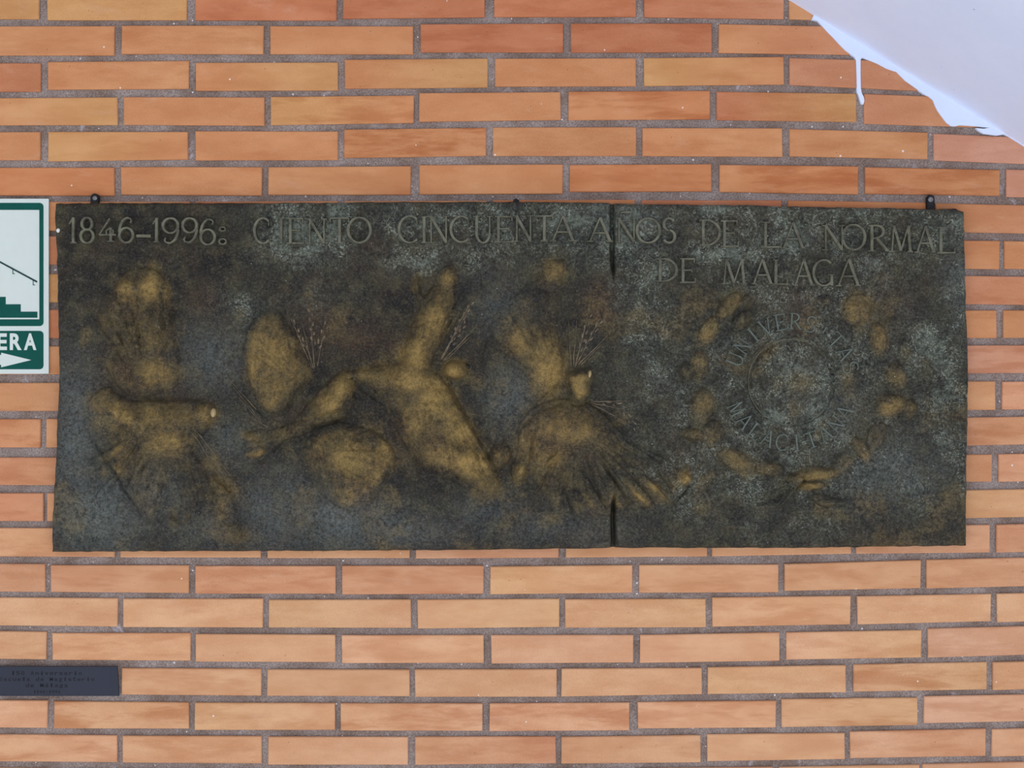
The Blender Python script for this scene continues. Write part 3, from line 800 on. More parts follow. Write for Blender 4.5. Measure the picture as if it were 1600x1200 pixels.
def mat_bronze(name, light=1.0):
    t = NT(name)
    at = t.attr('patina')
    sp = t.n('ShaderNodeSeparateColor')
    t.l(at.outputs['Color'], sp.inputs[0])
    g, v, s = sp.outputs[0], sp.outputs[1], sp.outputs[2]
    br = at.outputs['Alpha']
    p = t.pos((1, 1, 1))
    n1 = t.noise(p, 22, 5, 0.6)
    n2 = t.noise(p, 150, 6, 0.72)
    n3 = t.noise(t.pos((1, 1, 1), (4, 2, 9)), 300, 5, 0.75)
    n4 = t.noise(t.pos((1, 1, 1), (8, 5, 2)), 34, 6, 0.68)
    n5 = t.noise(t.pos((1, 1, 1), (2, 9, 6)), 26, 6, 0.68)
    col = t.mix(t.ramp(n1, 0.35, 0.68), lin((40, 37, 32)), lin((55, 50, 39)))
    col = t.mix(t.math('MULTIPLY', t.ramp(n4, 0.44, 0.66), .7), col, lin((76, 71, 50)))
    col = t.mix(t.math('MULTIPLY', t.ramp(n5, 0.50, 0.70), .6), col, lin((70, 57, 44)))
    col = t.mix(t.math('MULTIPLY', br, t.ramp(n2, .3, .65)), col, lin((90, 63, 42)))
    # slate film
    sf = t.math('MULTIPLY', s, t.ramp(n2, 0.26, 0.60))
    col = t.mix(sf, col, lin((98, 102, 96)))
    # green film and bright curls of verdigris
    vf = t.math('MULTIPLY', t.math('MULTIPLY', v, t.ramp(n2, 0.36, 0.62)), .85)
    col = t.mix(vf, col, lin((90, 94, 80)))
    pf = t.math('MULTIPLY', t.ramp(t.math('ADD', v, t.math('MULTIPLY', t.math('SUBTRACT', n5, .5), 1.1)), .58, .95), t.ramp(n2, .34, .56))
    col = t.mix(t.math('MULTIPLY', pf, .6), col, lin((114, 120, 104)))
    w = t.noise(t.pos((1, 1, 1), (1, 7, 3)), 78, 3, 0.5, 1.8)
    line = t.ramp(t.math('ABSOLUTE', t.math('SUBTRACT', w, 0.5)), 0.050, 0.014)
    lf = t.math('MULTIPLY', t.math('MULTIPLY', line, t.ramp(n3, .36, .56)), t.math('MULTIPLY', t.ramp(v, .26, .72), t.ramp(n4, .38, .56)))
    col = t.mix(t.math('MULTIPLY', lf, .95), col, lin((150, 154, 138)))
    # rubbed golden metal
    gn = t.math('ADD', g, t.math('MULTIPLY', t.math('SUBTRACT', t.math('ADD', t.math('MULTIPLY', n2, .6), t.math('MULTIPLY', n4, .4)), 0.5), 1.2))
    gf = t.math('MULTIPLY', t.ramp(gn, 0.0, 1.0), .95)
    gcol = t.mix(t.ramp(n1, .35, .7), lin((170, 139, 80)), lin((134, 112, 66)))
    col = t.mix(gf, col, gcol)
    # fine dark grime in the pores
    col = t.mix(t.math('MULTIPLY', t.ramp(n3, .56, .36), .62), col, t.mix(1.0, col, (0.34, 0.34, 0.35), 'MULTIPLY'))
    # lighter crystalline grain
    n6 = t.noise(t.pos((1, 1, 1), (6, 6, 1)), 230, 4, 0.8, 0.6)
    col = t.mix(t.math('MULTIPLY', t.ramp(n6, .55, .75), .32), col, t.mix(.5, col, lin((132, 128, 112))))
    vo = t.n('ShaderNodeTexVoronoi')  # sparse pale specks: small glints of light painted into the colour
    vo.inputs['Scale'].default_value = 120
    t.l(t.pos((1, 1, 1.2)), vo.inputs['Vector'])
    sv = t.n('ShaderNodeSeparateColor')
    t.l(vo.outputs['Color'], sv.inputs[0])
    rv = t.math('MULTIPLY', t.ramp(sv.outputs[0], .80, 1.0, False), t.math('ADD', .10, t.math('MULTIPLY', v, .12)))
    col = t.mix(t.math('MULTIPLY', t.math('LESS_THAN', vo.outputs['Distance'], rv), .8), col, lin((150, 154, 146)))
    t.l(col, t.b.inputs['Base Color'])
    t.l(t.math('MULTIPLY', gf, 0.35), t.b.inputs['Metallic'])
    rg = t.ramp(n3, .3, .7)
    t.l(t.math('ADD', 0.42, t.math('MULTIPLY', rg, .25)), t.b.inputs['Roughness'])
    t.l(t.math('ADD', .10, t.math('MULTIPLY', t.ramp(n3, .52, .66), .5)), t.b.inputs['Specular IOR Level'])
    h = t.math('ADD', t.math('ADD', n2, t.math('MULTIPLY', n3, .7)), t.math('MULTIPLY', lf, .5))
    t.bump(h, 0.7, 0.0020)
    return t.m
M_BRONZE = mat_bronze('patinated_bronze')

def mat_letter():
    t = NT('letter_bronze')
    p = t.pos()
    n1 = t.noise(p, 60, 4, .6); n2 = t.noise(p, 260, 4, .7)
    col = t.mix(t.ramp(n1, .35, .65), lin((76, 72, 53)), lin((106, 102, 79)))
    col = t.mix(t.math('MULTIPLY', t.ramp(n2, .52, .68), .5), col, lin((106, 116, 104)))
    col = t.mix(t.math('MULTIPLY', t.ramp(n2, .45, .3), .6), col, lin((34, 34, 28)))
    t.l(col, t.b.inputs['Base Color'])
    t.b.inputs['Roughness'].default_value = .42
    t.b.inputs['Metallic'].default_value = .2
    t.bump(n2, .4, .001)
    return t.m
M_LETTER = mat_letter()
M_RINGL = plain('verdigris_letter', (92, 98, 86), .5, 0.1, .4, .5, 150, .4)

# assign the ground to the two panels
PID[(PID == 0) & (PX < SX)] = 1
PID[(PID == 0)] = 2
plaque = empty('bronze_relief_plaque', W(800, 862, 0.0))
tag(plaque, 'long dark bronze relief plaque with golden doves hung on the brick wall', 'plaque')
PL = plaque.location

VX = (PX - 800) * S * KP - PL[0]; VY = -(H0 + HT * S) - PL[1]; VZ = ZC + (600 - PY) * S * KP - PL[2]
VERT = np.stack([VX, VY, VZ], -1)
# vertex normals of the whole casting, shared by all its parts
du = np.zeros_like(VERT); dv = np.zeros_like(VERT)
du[:, 1:-1] = VERT[:, 2:] - VERT[:, :-2]; du[:, 0] = VERT[:, 1] - VERT[:, 0]; du[:, -1] = VERT[:, -1] - VERT[:, -2]
dv[1:-1] = VERT[2:] - VERT[:-2]; dv[0] = VERT[1] - VERT[0]; dv[-1] = VERT[-1] - VERT[-2]
NRM = np.cross(dv, du); NRM /= np.linalg.norm(NRM, axis=-1, keepdims=True) + 1e-12
if NRM[..., 1].mean() > 0: NRM = -NRM
PAT = np.stack([GOLD, VERD, SLATE, np.clip(BROWN, 0, 1)], -1)
gi = np.arange(NX * NY).reshape(NY, NX)
Q = np.stack([gi[1:, :-1], gi[1:, 1:], gi[:-1, 1:], gi[:-1, :-1]], -1).reshape(-1, 4)
QID = PID[:-1, :-1].reshape(-1)
VF = VERT.reshape(-1, 3); NF = NRM.reshape(-1, 3); PF = PAT.reshape(-1, 4)

def cut(name, ids, parent, label=None, extra=None):
    q = Q[np.isin(QID, ids)]
    if len(q) == 0: return None
    used, inv = np.unique(q, return_inverse=True)
    v = VF[used]; f = inv.reshape(-1, 4)
    nrm = NF[used]; pat = PF[used]
    if extra is not None:
        ev, ef, en = extra(len(v))
        v = np.concatenate([v, ev]); nrm = np.concatenate([nrm, en]); pat = np.concatenate([pat, np.tile([[0, .15, 0, .1]], (len(ev), 1))])
    me = bpy.data.meshes.new(name)
    faces = f.tolist() + (ef if extra is not None else [])
    me.from_pydata(v.tolist(), [], faces)
    me.polygons.foreach_set('use_smooth', [True] * len(me.polygons))
    me.materials.append(M_BRONZE)
    a = me.color_attributes.new('patina', 'FLOAT_COLOR', 'POINT')
    a.data.foreach_set('color', pat.astype(np.float32).ravel())
    me.update()
    me.normals_split_custom_set_from_vertices(nrm.tolist())
    o = bpy.data.objects.new(name, me)
    link(o, parent)
    if label: o['label'] = label
    return o

# side walls and back of each casting
def skirt(cols):
    def fn(base):
        a, b = cols
        ring = [(0, i) for i in range(a, b)] + [(j, b) for j in range(0, NY - 1)] + [(NY - 1, i) for i in range(b, a, -1)] + [(j, a) for j in range(NY - 1, 0, -1)]
        pts = np.array([VERT[r] for r in ring]); n = len(pts)
        back = pts.copy(); back[:, 1] = -0.0015 - PL[1]
        cx = pts.mean(0)
        nn = np.zeros_like(pts)
        for i, (j, k) in enumerate(ring):
            nn[i] = (-1 if k == a else (1 if k == b else 0), 0, 1 if j == 0 else (-1 if j == NY - 1 else 0))
        nn /= np.linalg.norm(nn, axis=1, keepdims=True) + 1e-9
        ev = np.concatenate([pts, back]); en = np.concatenate([nn, nn])
        ef = [(base + i, base + n + i, base + n + (i + 1) % n, base + (i + 1) % n) for i in range(n)]
        ef.append(tuple(base + n + i for i in range(n)))
        return ev, ef, en
    return fn
seam_col = int(np.argmin(np.abs(PX[NY // 2] - 957.5)))
panel_a = cut('panel', [1], plaque, 'larger left casting with the dates and doves', skirt((0, seam_col)))
panel_b = cut('panel', [2], plaque, 'smaller right casting with the wreathed medallion', skirt((seam_col, NX - 1)))
d1 = cut('dove', [12], plaque, 'golden brown dove at the left end facing right'); cut('wing', [11], d1); cut('head', [13], d1)
d2 = cut('dove', [22], plaque, 'small slanting dove between two rounded wings'); cut('wing', [21], d2); cut('wing', [24], d2); cut('head', [23], d2)
d3 = cut('dove', [31], plaque, 'brightest golden dove diving at the centre'); cut('wing', [34], d3); cut('head', [32], d3)
d4 = cut('dove', [42], plaque, 'dove with fanned tail feathers across the seam'); cut('wing', [41], d4); cut('head', [43], d4); cut('feather', [45], d4); cut('feather', [44], d4)
med = cut('medallion', [51], plaque, 'round greenish medallion disc inside the lettering')
wre = cut('laurel_wreath', [52], plaque, 'wreath of leaves tied with a ribbon bow')
for i in range(len(LEAVES)):
    cut('leaf', [60 + i], wre)

def hmap(px, py):
    """height of the casting below a point of the drawing"""
    j = int(np.clip((py - 316) / 546 * (NY - 1), 0, NY - 1)); i = int(np.clip((px - 85) / 1426 * (NX - 1), 0, NX - 1))
    return float(HT[j, i])

def plaque_mesh(name, parts, mat, parent, follow=True, smooth=False, label=None):
    V, F = join(parts)
    o = mesh_obj(name, [PW(v[0], v[1], v[2]) for v in V], F, mat, None, smooth)
    off = Vector((0, 0, 0)); p = parent
    while p is not None:
        off = off + p.location; p = p.parent
    o.data.transform(__import__('mathutils').Matrix.Translation(-off))
    o.parent = parent
    if label: o['label'] = label
    return o

# eyes and beaks
def hloc(px, py):
    return max(hmap(px + a, py + b) for a in (-1.5, 0, 1.5) for b in (-1.5, 0, 1.5)) - .8
def blob(cx, cy, a, b, ang, h0, H, n=10, rings=3):
    v = []; f = []
    t = math.radians(ang)
    for r in range(rings + 1):
        k = math.cos(r / rings * math.pi / 2); z = h0 + H * math.sin(r / rings * math.pi / 2)
        if r == rings:
            v.append((cx, cy, z)); break
        for i in range(n):
            q = i / n * 2 * math.pi
            x, y = a * k * math.cos(q), b * k * math.sin(q)
            v.append((cx + x * math.cos(t) - y * math.sin(t), cy + x * math.sin(t) + y * math.cos(t), z))
    for r in range(rings - 1):
        for i in range(n):
            f.append((r * n + i, r * n + (i + 1) % n, (r + 1) * n + (i + 1) % n, (r + 1) * n + i))
    e = rings * n
    for i in range(n):
        f.append(((rings - 1) * n + i, (rings - 1) * n + (i + 1) % n, e))
    return v, f
M_POLISH = plain('polished_brass', (176, 146, 88), .3, .6, .5, .15, 300)
M_PALE = plain('pale_rubbed_brass', (164, 142, 96), .35, .3, .5, .12, 300)
M_DARK = plain('dark_bronze', (30, 27, 24), .5, .2, .4, .2, 200)
plaque_mesh('beak', [blob(334.5, 645, 5, 7.5, 10, hloc(334, 645) - 1, 4)], M_PALE, d1, smooth=True)
plaque_mesh('eye', [blob(328, 648, 1.8, 3, 20, hloc(328, 648) - .5, 1)], M_DARK, d1, smooth=True)
plaque_mesh('beak', [blob(729, 573, 6.5, 4, -5, hloc(727, 573) - 2, 3.5)], M_DARK, d3, smooth=True)
plaque_mesh('eye', [blob(721, 571.5, 2.2, 2.2, 0, hloc(721, 572) - .5, 1.5)], M_DARK, d3, smooth=True)
plaque_mesh('beak', [blob(920.5, 585, 3, 6.5, 12, hloc(918, 586) - 1, 3.5)], M_PALE, d4, smooth=True)
plaque_mesh('eye', [blob(913, 590, 2.2, 1.8, -20, hloc(913, 590) - .5, 1.5)], M_DARK, d4, smooth=True)
plaque_mesh('beak', [blob(545, 592, 1.6, 4, 10, hloc(545, 592) - .5, 2.5)], M_PALE, d2, smooth=True)
plaque_mesh('eye', [blob(551, 592, 2, 1.6, 0, hloc(549, 592) - .5, 1.4)], M_DARK, d2, smooth=True)

# ears of wheat in the ground : stems with little grains
def sprig(stems, grains, rnd, gw=2.0):
    parts = []
    for (a, b, w) in stems:
        n = 6
        pts = [(a[0] + (b[0] - a[0]) * i / (n - 1) + rnd.uniform(-.8, .8), a[1] + (b[1] - a[1]) * i / (n - 1) + rnd.uniform(-.6, .6)) for i in range(n)]
        hb = [hmap(*p) for p in pts]
        parts.append(sweep(pts, [w * (1 - .6 * i / (n - 1)) for i in range(n)], 1.4, 2.5, .5, hb))
    for (a, b, cnt, spread) in grains:
        ang = math.degrees(math.atan2(b[1] - a[1], b[0] - a[0]))
        for i in range(cnt):
            t = (i + .5) / cnt
            s = (-1) ** i * spread
            L = math.hypot(b[0] - a[0], b[1] - a[1])
            nx_, ny_ = -(b[1] - a[1]) / L, (b[0] - a[0]) / L
            x = a[0] + (b[0] - a[0]) * t + nx_ * s; y = a[1] + (b[1] - a[1]) * t + ny_ * s
            parts.append(blob(x, y, rnd.uniform(3.5, 5.5), gw * rnd.uniform(.7, 1.1), ang + (-1) ** i * 14, hmap(x, y) - 1, 2.2, 7, 2))
    return parts
wr = random.Random(5)
def mat_wheat():
    t = NT('dark_brown_bronze')
    n1 = t.noise(t.pos(), 120, 4, .6)
    t.l(t.mix(t.ramp(n1, .35, .65), lin((78, 66, 50)), lin((122, 106, 80))), t.b.inputs['Base Color'])
    t.b.inputs['Roughness'].default_value = .42
    t.b.inputs['Metallic'].default_value = .2
    return t.m
M_WHEAT = mat_wheat()
plaque_mesh('wheat_sprig', sprig([((688,562),(742,460),2.2),((690,562),(734,480),2),((692,564),(728,528),1.8),((694,564),(738,524),1.8),((700,556),(746,508),1.6)], [((702,535),(738,470),11,2.2),((706,540),(730,500),6,2)], wr), M_WHEAT, plaque, smooth=True)
plaque_mesh('wheat_sprig', sprig([((488,576),(452,492),1.8),((490,576),(470,500),1.8),((492,574),(482,470),1.6),((496,572),(508,500),1.4)], [((480,548),(456,500),7,2),((490,540),(484,480),8,2.4),((496,545),(512,500),6,3)], wr), M_WHEAT, plaque, smooth=True)
plaque_mesh('wheat_sprig', sprig([((898,574),(922,480),2),((900,572),(942,488),1.8),((904,570),(950,524),2.4),((908,570),(944,534),1.8),((892,572),(888,500),1.4),((896,572),(902,490),1.4)], [((906,548),(924,482),10,2.6),((912,545),(940,498),7,2.4)], wr), M_WHEAT, plaque, smooth=True)
plaque_mesh('wheat_sprig', sprig([((922,628),(986,626),1.6),((922,629),(978,640),1.6),((924,631),(966,652),1.8),((924,632),(984,662),1.4)], [((940,629),(980,634),5,2.2),((975,642),(996,672),5,3)], wr, 1.5), M_WHEAT, plaque, smooth=True)
plaque_mesh('wheat_sprig', sprig([((400,640),(352,585),1.3),((405,655),(362,600),1.3),((412,664),(368,616),1.3),((420,668),(372,640),1.3),((300,672),(352,760),1.6),((308,674),(366,752),1.4)], [], wr), M_WHEAT, plaque, smooth=True)

# ---- raised roman capitals
THK, THN = 4.6, 2.6
def arc(cx, cy, rx, ry, a0, a1, n=14, tk=THK, tn=THN):
    P, Wd = [], []
    for i in range(n + 1):
        t = math.radians(a0 + (a1 - a0) * i / n)
        P.append((cx + rx * math.cos(t), cy + ry * math.sin(t)))
        Wd.append(tn + (tk - tn) * abs(math.cos(t)) ** 1.2)
    return ('P', P, Wd)
def ln(x0, y0, x1, y1, w): return ('P', [(x0, y0), (x1, y1)], [w, w])
def serif(x, y, half=.13): return ('P', [(x - half, y), (x + half, y)], [1.8, 1.8])
G = {
 'I': [ln(.5, 0, .5, 1, THK), serif(.5, .02, .4), serif(.5, .98, .4)],
 'L': [ln(.25, 0, .25, 1, THK), serif(.25, .98, .2), ln(.05, .02, .95, .02, THN), ln(.95, .0, .97, .2, 2)],
 'E': [ln(.22, 0, .22, 1, THK), ln(.03, .98, .9, .98, THN), ln(.22, .52, .75, .52, THN), ln(.03, .02, .95, .02, THN), ln(.9, 1, .9, .82, 2), ln(.95, 0, .97, .2, 2), ln(.75, .6, .75, .44, 2)],
 'T': [ln(.5, 0, .5, 1, THK), ln(.02, .97, .98, .97, THN), ln(.03, .98, .02, .82, 2), ln(.97, .98, .98, .82, 2), serif(.5, .02, .2)],
 'N': [ln(.15, 0, .15, 1, THN), ln(.12, 1, .86, .02, THK), ln(.86, 0, .86, 1, THN), serif(.12, .02, .13), serif(.1, .98, .12), serif(.86, .98, .14)],
 'A': [ln(.5, 1, .1, .02, THN), ln(.5, 1, .9, .02, THK), ln(.25, .36, .75, .36, THN), serif(.1, .02, .12), serif(.9, .02, .12)],
 'V': [ln(.1, .98, .5, 0, THK), ln(.9, .98, .5, 0, THN), serif(.1, .98, .12), serif(.9, .98, .12)],
 'M': [ln(.12, 0, .2, 1, THN), ln(.2, 1, .5, .05, THK), ln(.5, .05, .8, 1, THN), ln(.8, 1, .88, 0, THK), serif(.12, .02, .11), serif(.88, .02, .12), serif(.18, .98, .1), serif(.82, .98, .1)],
 'O': [arc(.5, .5, .46, .49, 0, 360, 26)],
 'C': [arc(.55, .5, .5, .49, 50, 312, 20), ln(.87, .88, .88, .70, 2)],
 'G': [arc(.52, .5, .48, .49, 50, 320, 20), ln(.88, .02, .88, .42, THK), serif(.84, .43, .16)],
 'D': [ln(.18, 0, .18, 1, THK), arc(.3, .5, .64, .49, -90, 90, 14), ln(.02, .98, .32, .98, THN), ln(.02, .02, .32, .02, THN)],
 'U': [ln(.16, 1, .16, .35, THK), arc(.5, .36, .34, .35, 180, 360, 12), ln(.84, .35, .84, 1, THN), serif(.16, .98, .16), serif(.84, .98, .14)],
 'S': [arc(.5, .74, .34, .25, 30, 265, 12), arc(.5, .26, .38, .25, 85, -150, 12)],
 'R': [ln(.18, 0, .18, 1, THK), arc(.35, .75, .38, .24, -90, 90, 10), ln(.04, .98, .36, .98, THN), ln(.18, .5, .36, .5, THN), ln(.42, .5, .92, .02, THK), serif(.18, .02, .16), serif(.92, .02, .1)],
 '1': [ln(.58, 0, .58, 1, THK), ln(.58, .98, .1, .74, THN), serif(.58, .02, .36)],
 '8': [arc(.5, .75, .36, .24, 0, 360, 18), arc(.5, .27, .45, .27, 0, 360, 20)],
 '4': [ln(.62, 1.0, .05, .30, THN), ln(.05, .30, .98, .30, THN), ln(.68, .02, .66, .62, THK), serif(.68, .02, .2), arc(.62, .42, .2, .14, 0, 360, 10, 3, 2.2)],
 '6': [arc(.5, .30, .44, .29, 0, 360, 20), arc(.62, .42, .56, .56, 178, 85, 10), arc(.68, .86, .14, .10, 120, -60, 6, 3, 2)],
 '9': [arc(.5, .70, .44, .29, 0, 360, 20), arc(.38, .58, .56, .56, -2, -95, 10), arc(.30, .14, .14, .10, -60, -240, 6, 3, 2)],
 '-': [ln(.05, .36, .95, .36, THK)],
 ':': [arc(.5, .66, .34, .09, 0, 360, 10, 2.6, 2.4), arc(.5, .12, .42, .12, 0, 360, 10, 2.6, 2.4)],
}
def letter(ch, x0, x1, yt, yb, parent, tilt=0.0):
    parts = []
    for si, (_, P, Wd) in enumerate(G[ch]):
        pts = [(x0 + (x1 - x0) * p[0], yb - (yb - yt) * p[1]) for p in P]
        hb = hmap((x0 + x1) / 2, (yt + yb) / 2)
        hb = min(max(hb, -.5), 2.5)
        parts.append(sweep(pts, Wd, 4.4 - .22 * si, 4.0, .9 + .07 * si, hb))
    return plaque_mesh('letter', parts, M_LETTER, parent)
TOP = [('1',108,121,340,380),('8',126,148,340,380),('4',155,183,342,378),('6',187,211,340,380),('-',213,238,346,382),('1',239,251,341,379),('9',254,281,341,381),('9',285,310,341,380),('6',313,338,342,383),(':',342,355,346,382),
       ('C',397,424,341,381),('I',433,447,341,381),('E',448,476,341,381),('N',480,511,342,381),('T',516,546,340,380),('O',543,581,340,380),
       ('C',622,656,338,380),('I',657,669,339,380),('N',669,702,338,380),('C',703,736,338,379),('U',740,770,338,380),('E',772,803,338,379),('N',803,833,337,378),('T',837,864,337,377),('A',860,899,338,377),
       ('A',918,957,340,378),('N',962,995,341,379),('O',993,1032,341,380),('S',1033,1057,341,380),
       ('D',1092,1126,344,384),('E',1125,1154,345,386),('L',1187,1221,347,387),('A',1220,1257,348,388),
       ('N',1284,1320,352,391),('O',1314,1352,351,391),('R',1355,1388,352,393),('M',1388,1426,353,394),('A',1429,1461,354,395),('L',1461,1492,355,396),
       ('D',1025,1059,404,440),('E',1061,1087,404,442),('M',1126,1167,405,444),('A',1174,1207,405,444),('L',1205,1230,406,445),('A',1239,1271,406,446),('G',1269,1303,406,447),('A',1306,1344,405,447)]
for (ch, a, b, c, d) in TOP:
    letter(ch, a, b, c, d, panel_a if (a + b) / 2 < 957 else panel_b)
plaque_mesh('tilde', [sweep([(970, 333), (975, 331.5), (981, 332.5), (987, 331)], 2.6, 2.6, 3, .8, 1)], M_LETTER, panel_b)

def ring_letter(ch, ang, r, hh, ww, inward, parent, worn=0.0):
    """letter on the ring; ang in degrees counter-clockwise from the right"""
    t = math.radians(ang)
    cx, cy = CXM + r * math.cos(t), CYM - r * math.sin(t)
    up = (math.cos(t), -math.sin(t)) if not inward else (-math.cos(t), math.sin(t))
    right = (-up[1], up[0])
    parts = []
    for si, (_, P, Wd) in enumerate(G[ch]):
        pts = [(cx + right[0] * (p[0] - .5) * ww + up[0] * (p[1] - .5) * hh, cy + right[1] * (p[0] - .5) * ww + up[1] * (p[1] - .5) * hh) for p in P]
        hb = hmap(cx, cy)
        parts.append(sweep(pts, [max(1.6, w * .55) for w in Wd], 3.6 - worn - .2 * si, 4.0, .7 + .06 * si, min(max(hb, 0), 3.5)))
    return plaque_mesh('letter', parts, M_RINGL, parent)
for i, ch in enumerate('UNIVERSITAS'):
    ring_letter(ch, 158 - 14.4 * i, 95, 25, 20 if ch != 'I' else 8, False, panel_b, (.2, .4, .2, .3, 1.2, 1.9, 2.3, 2.2, 1.7, .2, .7)[i])
for i, ch in enumerate('MALACITANA'):
    ring_letter(ch, 206 + 13.8 * i, 95, 25, 20 if ch != 'I' else 8, True, panel_b, (1.7, 0, .8, 1.3, 1.8, 1.9, .2, .4, .8, 1.0)[i])
# thin raised ring round the disc and outer ring line
def ring_line(r, w, h, a0, a1):
    n = 48
    pts = []
    for i in range(n + 1):
        t = math.radians(a0 + (a1 - a0) * i / n)
        pts.append((CXM + r * math.cos(t), CYM - r * math.sin(t)))
    return sweep(pts, w, h, 3, .6, [hmap(*p) for p in pts])
plaque_mesh('rim', [ring_line(67, 1.6, .8, 70, 320)], M_LETTER, med)

# ------------------------------------------------------------------ hanging hardware above the plaque
M_BLACK = plain('black_iron', (26, 25, 26), .45, .5, .5, .2, 200)
M_STEEL = plain('worn_screw_steel', (138, 136, 132), .35, .8, .5, .2, 300)
def rounded_tab(name, cx, yt, yb, w, parent, depth=0.006, mat=M_BLACK):
    pts = []
    r = w / 2
    for i in range(9):
        t = math.pi * i / 8
        pts.append((cx - r * math.cos(t), yt + r - r * math.sin(t)))
    pts += [(cx + r, yb), (cx - r, yb)]
    n = len(pts)
    v = []
    for hh, ins in ((depth, .8), (depth - .0012, 0), (0.0, 0)):
        for (x, y) in pts:
            my = (yt + yb) / 2
            X = cx + (x - cx) * (1 - ins / r); Y = my + (y - my) * (1 - ins / (yb - yt) * 2)
            w_ = W(X, Y, 0.003)
            v.append((w_[0], -hh, w_[2]))
    f = [tuple(range(n - 1, -1, -1))]
    for k in (0, n):
        for i in range(n):
            j = (i + 1) % n
            f.append((k + i, k + j, k + n + j, k + n + i))
    f.append(tuple(range(2 * n, 3 * n)))
    return mesh_obj(name, v, f, mat, parent)
def screw(cx, cy, r, h, parent):
    v, f = [], []
    n = 14
    prof = [(1.0, 0), (1.0, .0012), (.8, .0018), (.62, .0018), (.5, .0008), (.0, .0008)]
    for (k, z) in prof[:-1]:
        for i in range(n):
            t = 2 * math.pi * i / n
            w_ = W(cx + r * k * math.cos(t), cy + r * k * math.sin(t), h)
            v.append((w_[0], -(h + z), w_[2]))
    for q in range(len(prof) - 2):
        for i in range(n):
            j = (i + 1) % n
            f.append((q * n + i, (q + 1) * n + i, (q + 1) * n + j, q * n + j))
    f.append(tuple((len(prof) - 2) * n + i for i in range(n - 1, -1, -1)))
    return mesh_obj('screw', v, f, M_STEEL, parent)
def bracket(cx, yt, yb, w, label, sx, sy, sr):
    e = empty('hanging_bracket', W(cx, yb, 0))
    tag(e, label, 'bracket', 'iron brackets along the top of the plaque')
    rounded_tab('tab', cx, yt, yb, w, e)
    if sr: screw(sx, sy, sr, .006, e)
    return e
bracket(148.5, 302.5, 326, 13, 'small round black iron hanger with a screw above the numerals 1846', 148.5, 310, 3.6)
bracket(1453.5, 304.5, 334, 12.5, 'tall black iron hanging tab with a screw above the plaque end near the stair', 1454, 312, 4.0)
bracket(806.5, 310.5, 324, 10, 'tiny dark iron hanger tip barely showing at the middle of the plaque top', 0, 0, 0)
# little dark lug on the upper right corner and pale lime drops on the left edge
plaque_mesh('corner_lug', [blob(1494, 328, 6, 3.5, 8, -9, 6), blob(1502, 331, 6, 3, 20, -9, 6)], M_DARK, panel_b, smooth=True)
M_LIME = plain('lime_drop', (214, 212, 204), .7, 0, .3, .1, 300)
plaque_mesh('lime_drop', [blob(90.5, 360, 3.2, 3.6, 0, -1.5, 2.4)], M_LIME, panel_a, smooth=True)
plaque_mesh('lime_drop', [blob(90, 340, 1.6, 3.6, 15, -2, 2)], plain('dull_lime_drop', (128, 124, 108), .7), panel_a, smooth=True)

# ------------------------------------------------------------------ stair sign at the left edge
HB = 0.004
KS = (D - HB) / D
def rrect(x0, x1, y0, y1, r, n=5):
    pts = []
    for (cx, cy, a) in ((x1 - r, y0 + r, -90), (x1 - r, y1 - r, 0), (x0 + r, y1 - r, 90), (x0 + r, y0 + r, 180)):
        for i in range(n + 1):
            t = math.radians(a + 90 * i / n)
            pts.append((cx + r * math.cos(t), cy + r * math.sin(t)))
    return pts                      # clockwise in the drawing (y down)
def plate(name, pts, h0, h1, mat, parent, hole=None):
    import mathutils
    loops = [pts] + ([hole] if hole else [])
    v, f = [], []
    allp = [p for l in loops for p in l]
    for hz in (h1, h0):
        for (x, y) in allp:
            v.append(((x - 800) * S * KS, -hz, ZC + (600 - y) * S * KS))
    n = len(allp)
    tris = mathutils.geometry.tessellate_polygon([[Vector((p[0], p[1], 0)) for p in l] for l in loops])
    for (a, b, c) in tris:
        A, B, C = allp[a], allp[b], allp[c]
        cr = (B[0] - A[0]) * (C[1] - A[1]) - (B[1] - A[1]) * (C[0] - A[0])
        f.append((a, b, c) if cr < 0 else (a, c, b))
    off = 0
    for li, l in enumerate(loops):
        m = len(l)
        for i in range(m):
            a, b = off + i, off + (i + 1) % m
            f.append((a, a + n, b + n, b))
        off += m
    return mesh_obj(name, v, f, mat, parent)
M_SIGNW = plain('sign_white', (206, 212, 200), .5, 0, .2, .03, 60)
M_GREEN = plain('sign_green', (4, 76, 64), .5, 0, .15, .12, 40)
SXL = -122
sign = empty('stair_sign', W((SXL + 76) / 2, 584, 0))
tag(sign, 'white and green stair sign with arrow cut off by the left edge', 'sign')
plate('board', rrect(SXL, 76, 310.5, 584, 1.2), 0.0012, HB, M_SIGNW, sign)
fr = plate('frame', rrect(-114, 68, 317, 509.5, 6), HB - .0002, HB + .0003, M_GREEN, sign, hole=[(-107, 328), (-107, 499), (61.5, 499), (61.5, 328)])
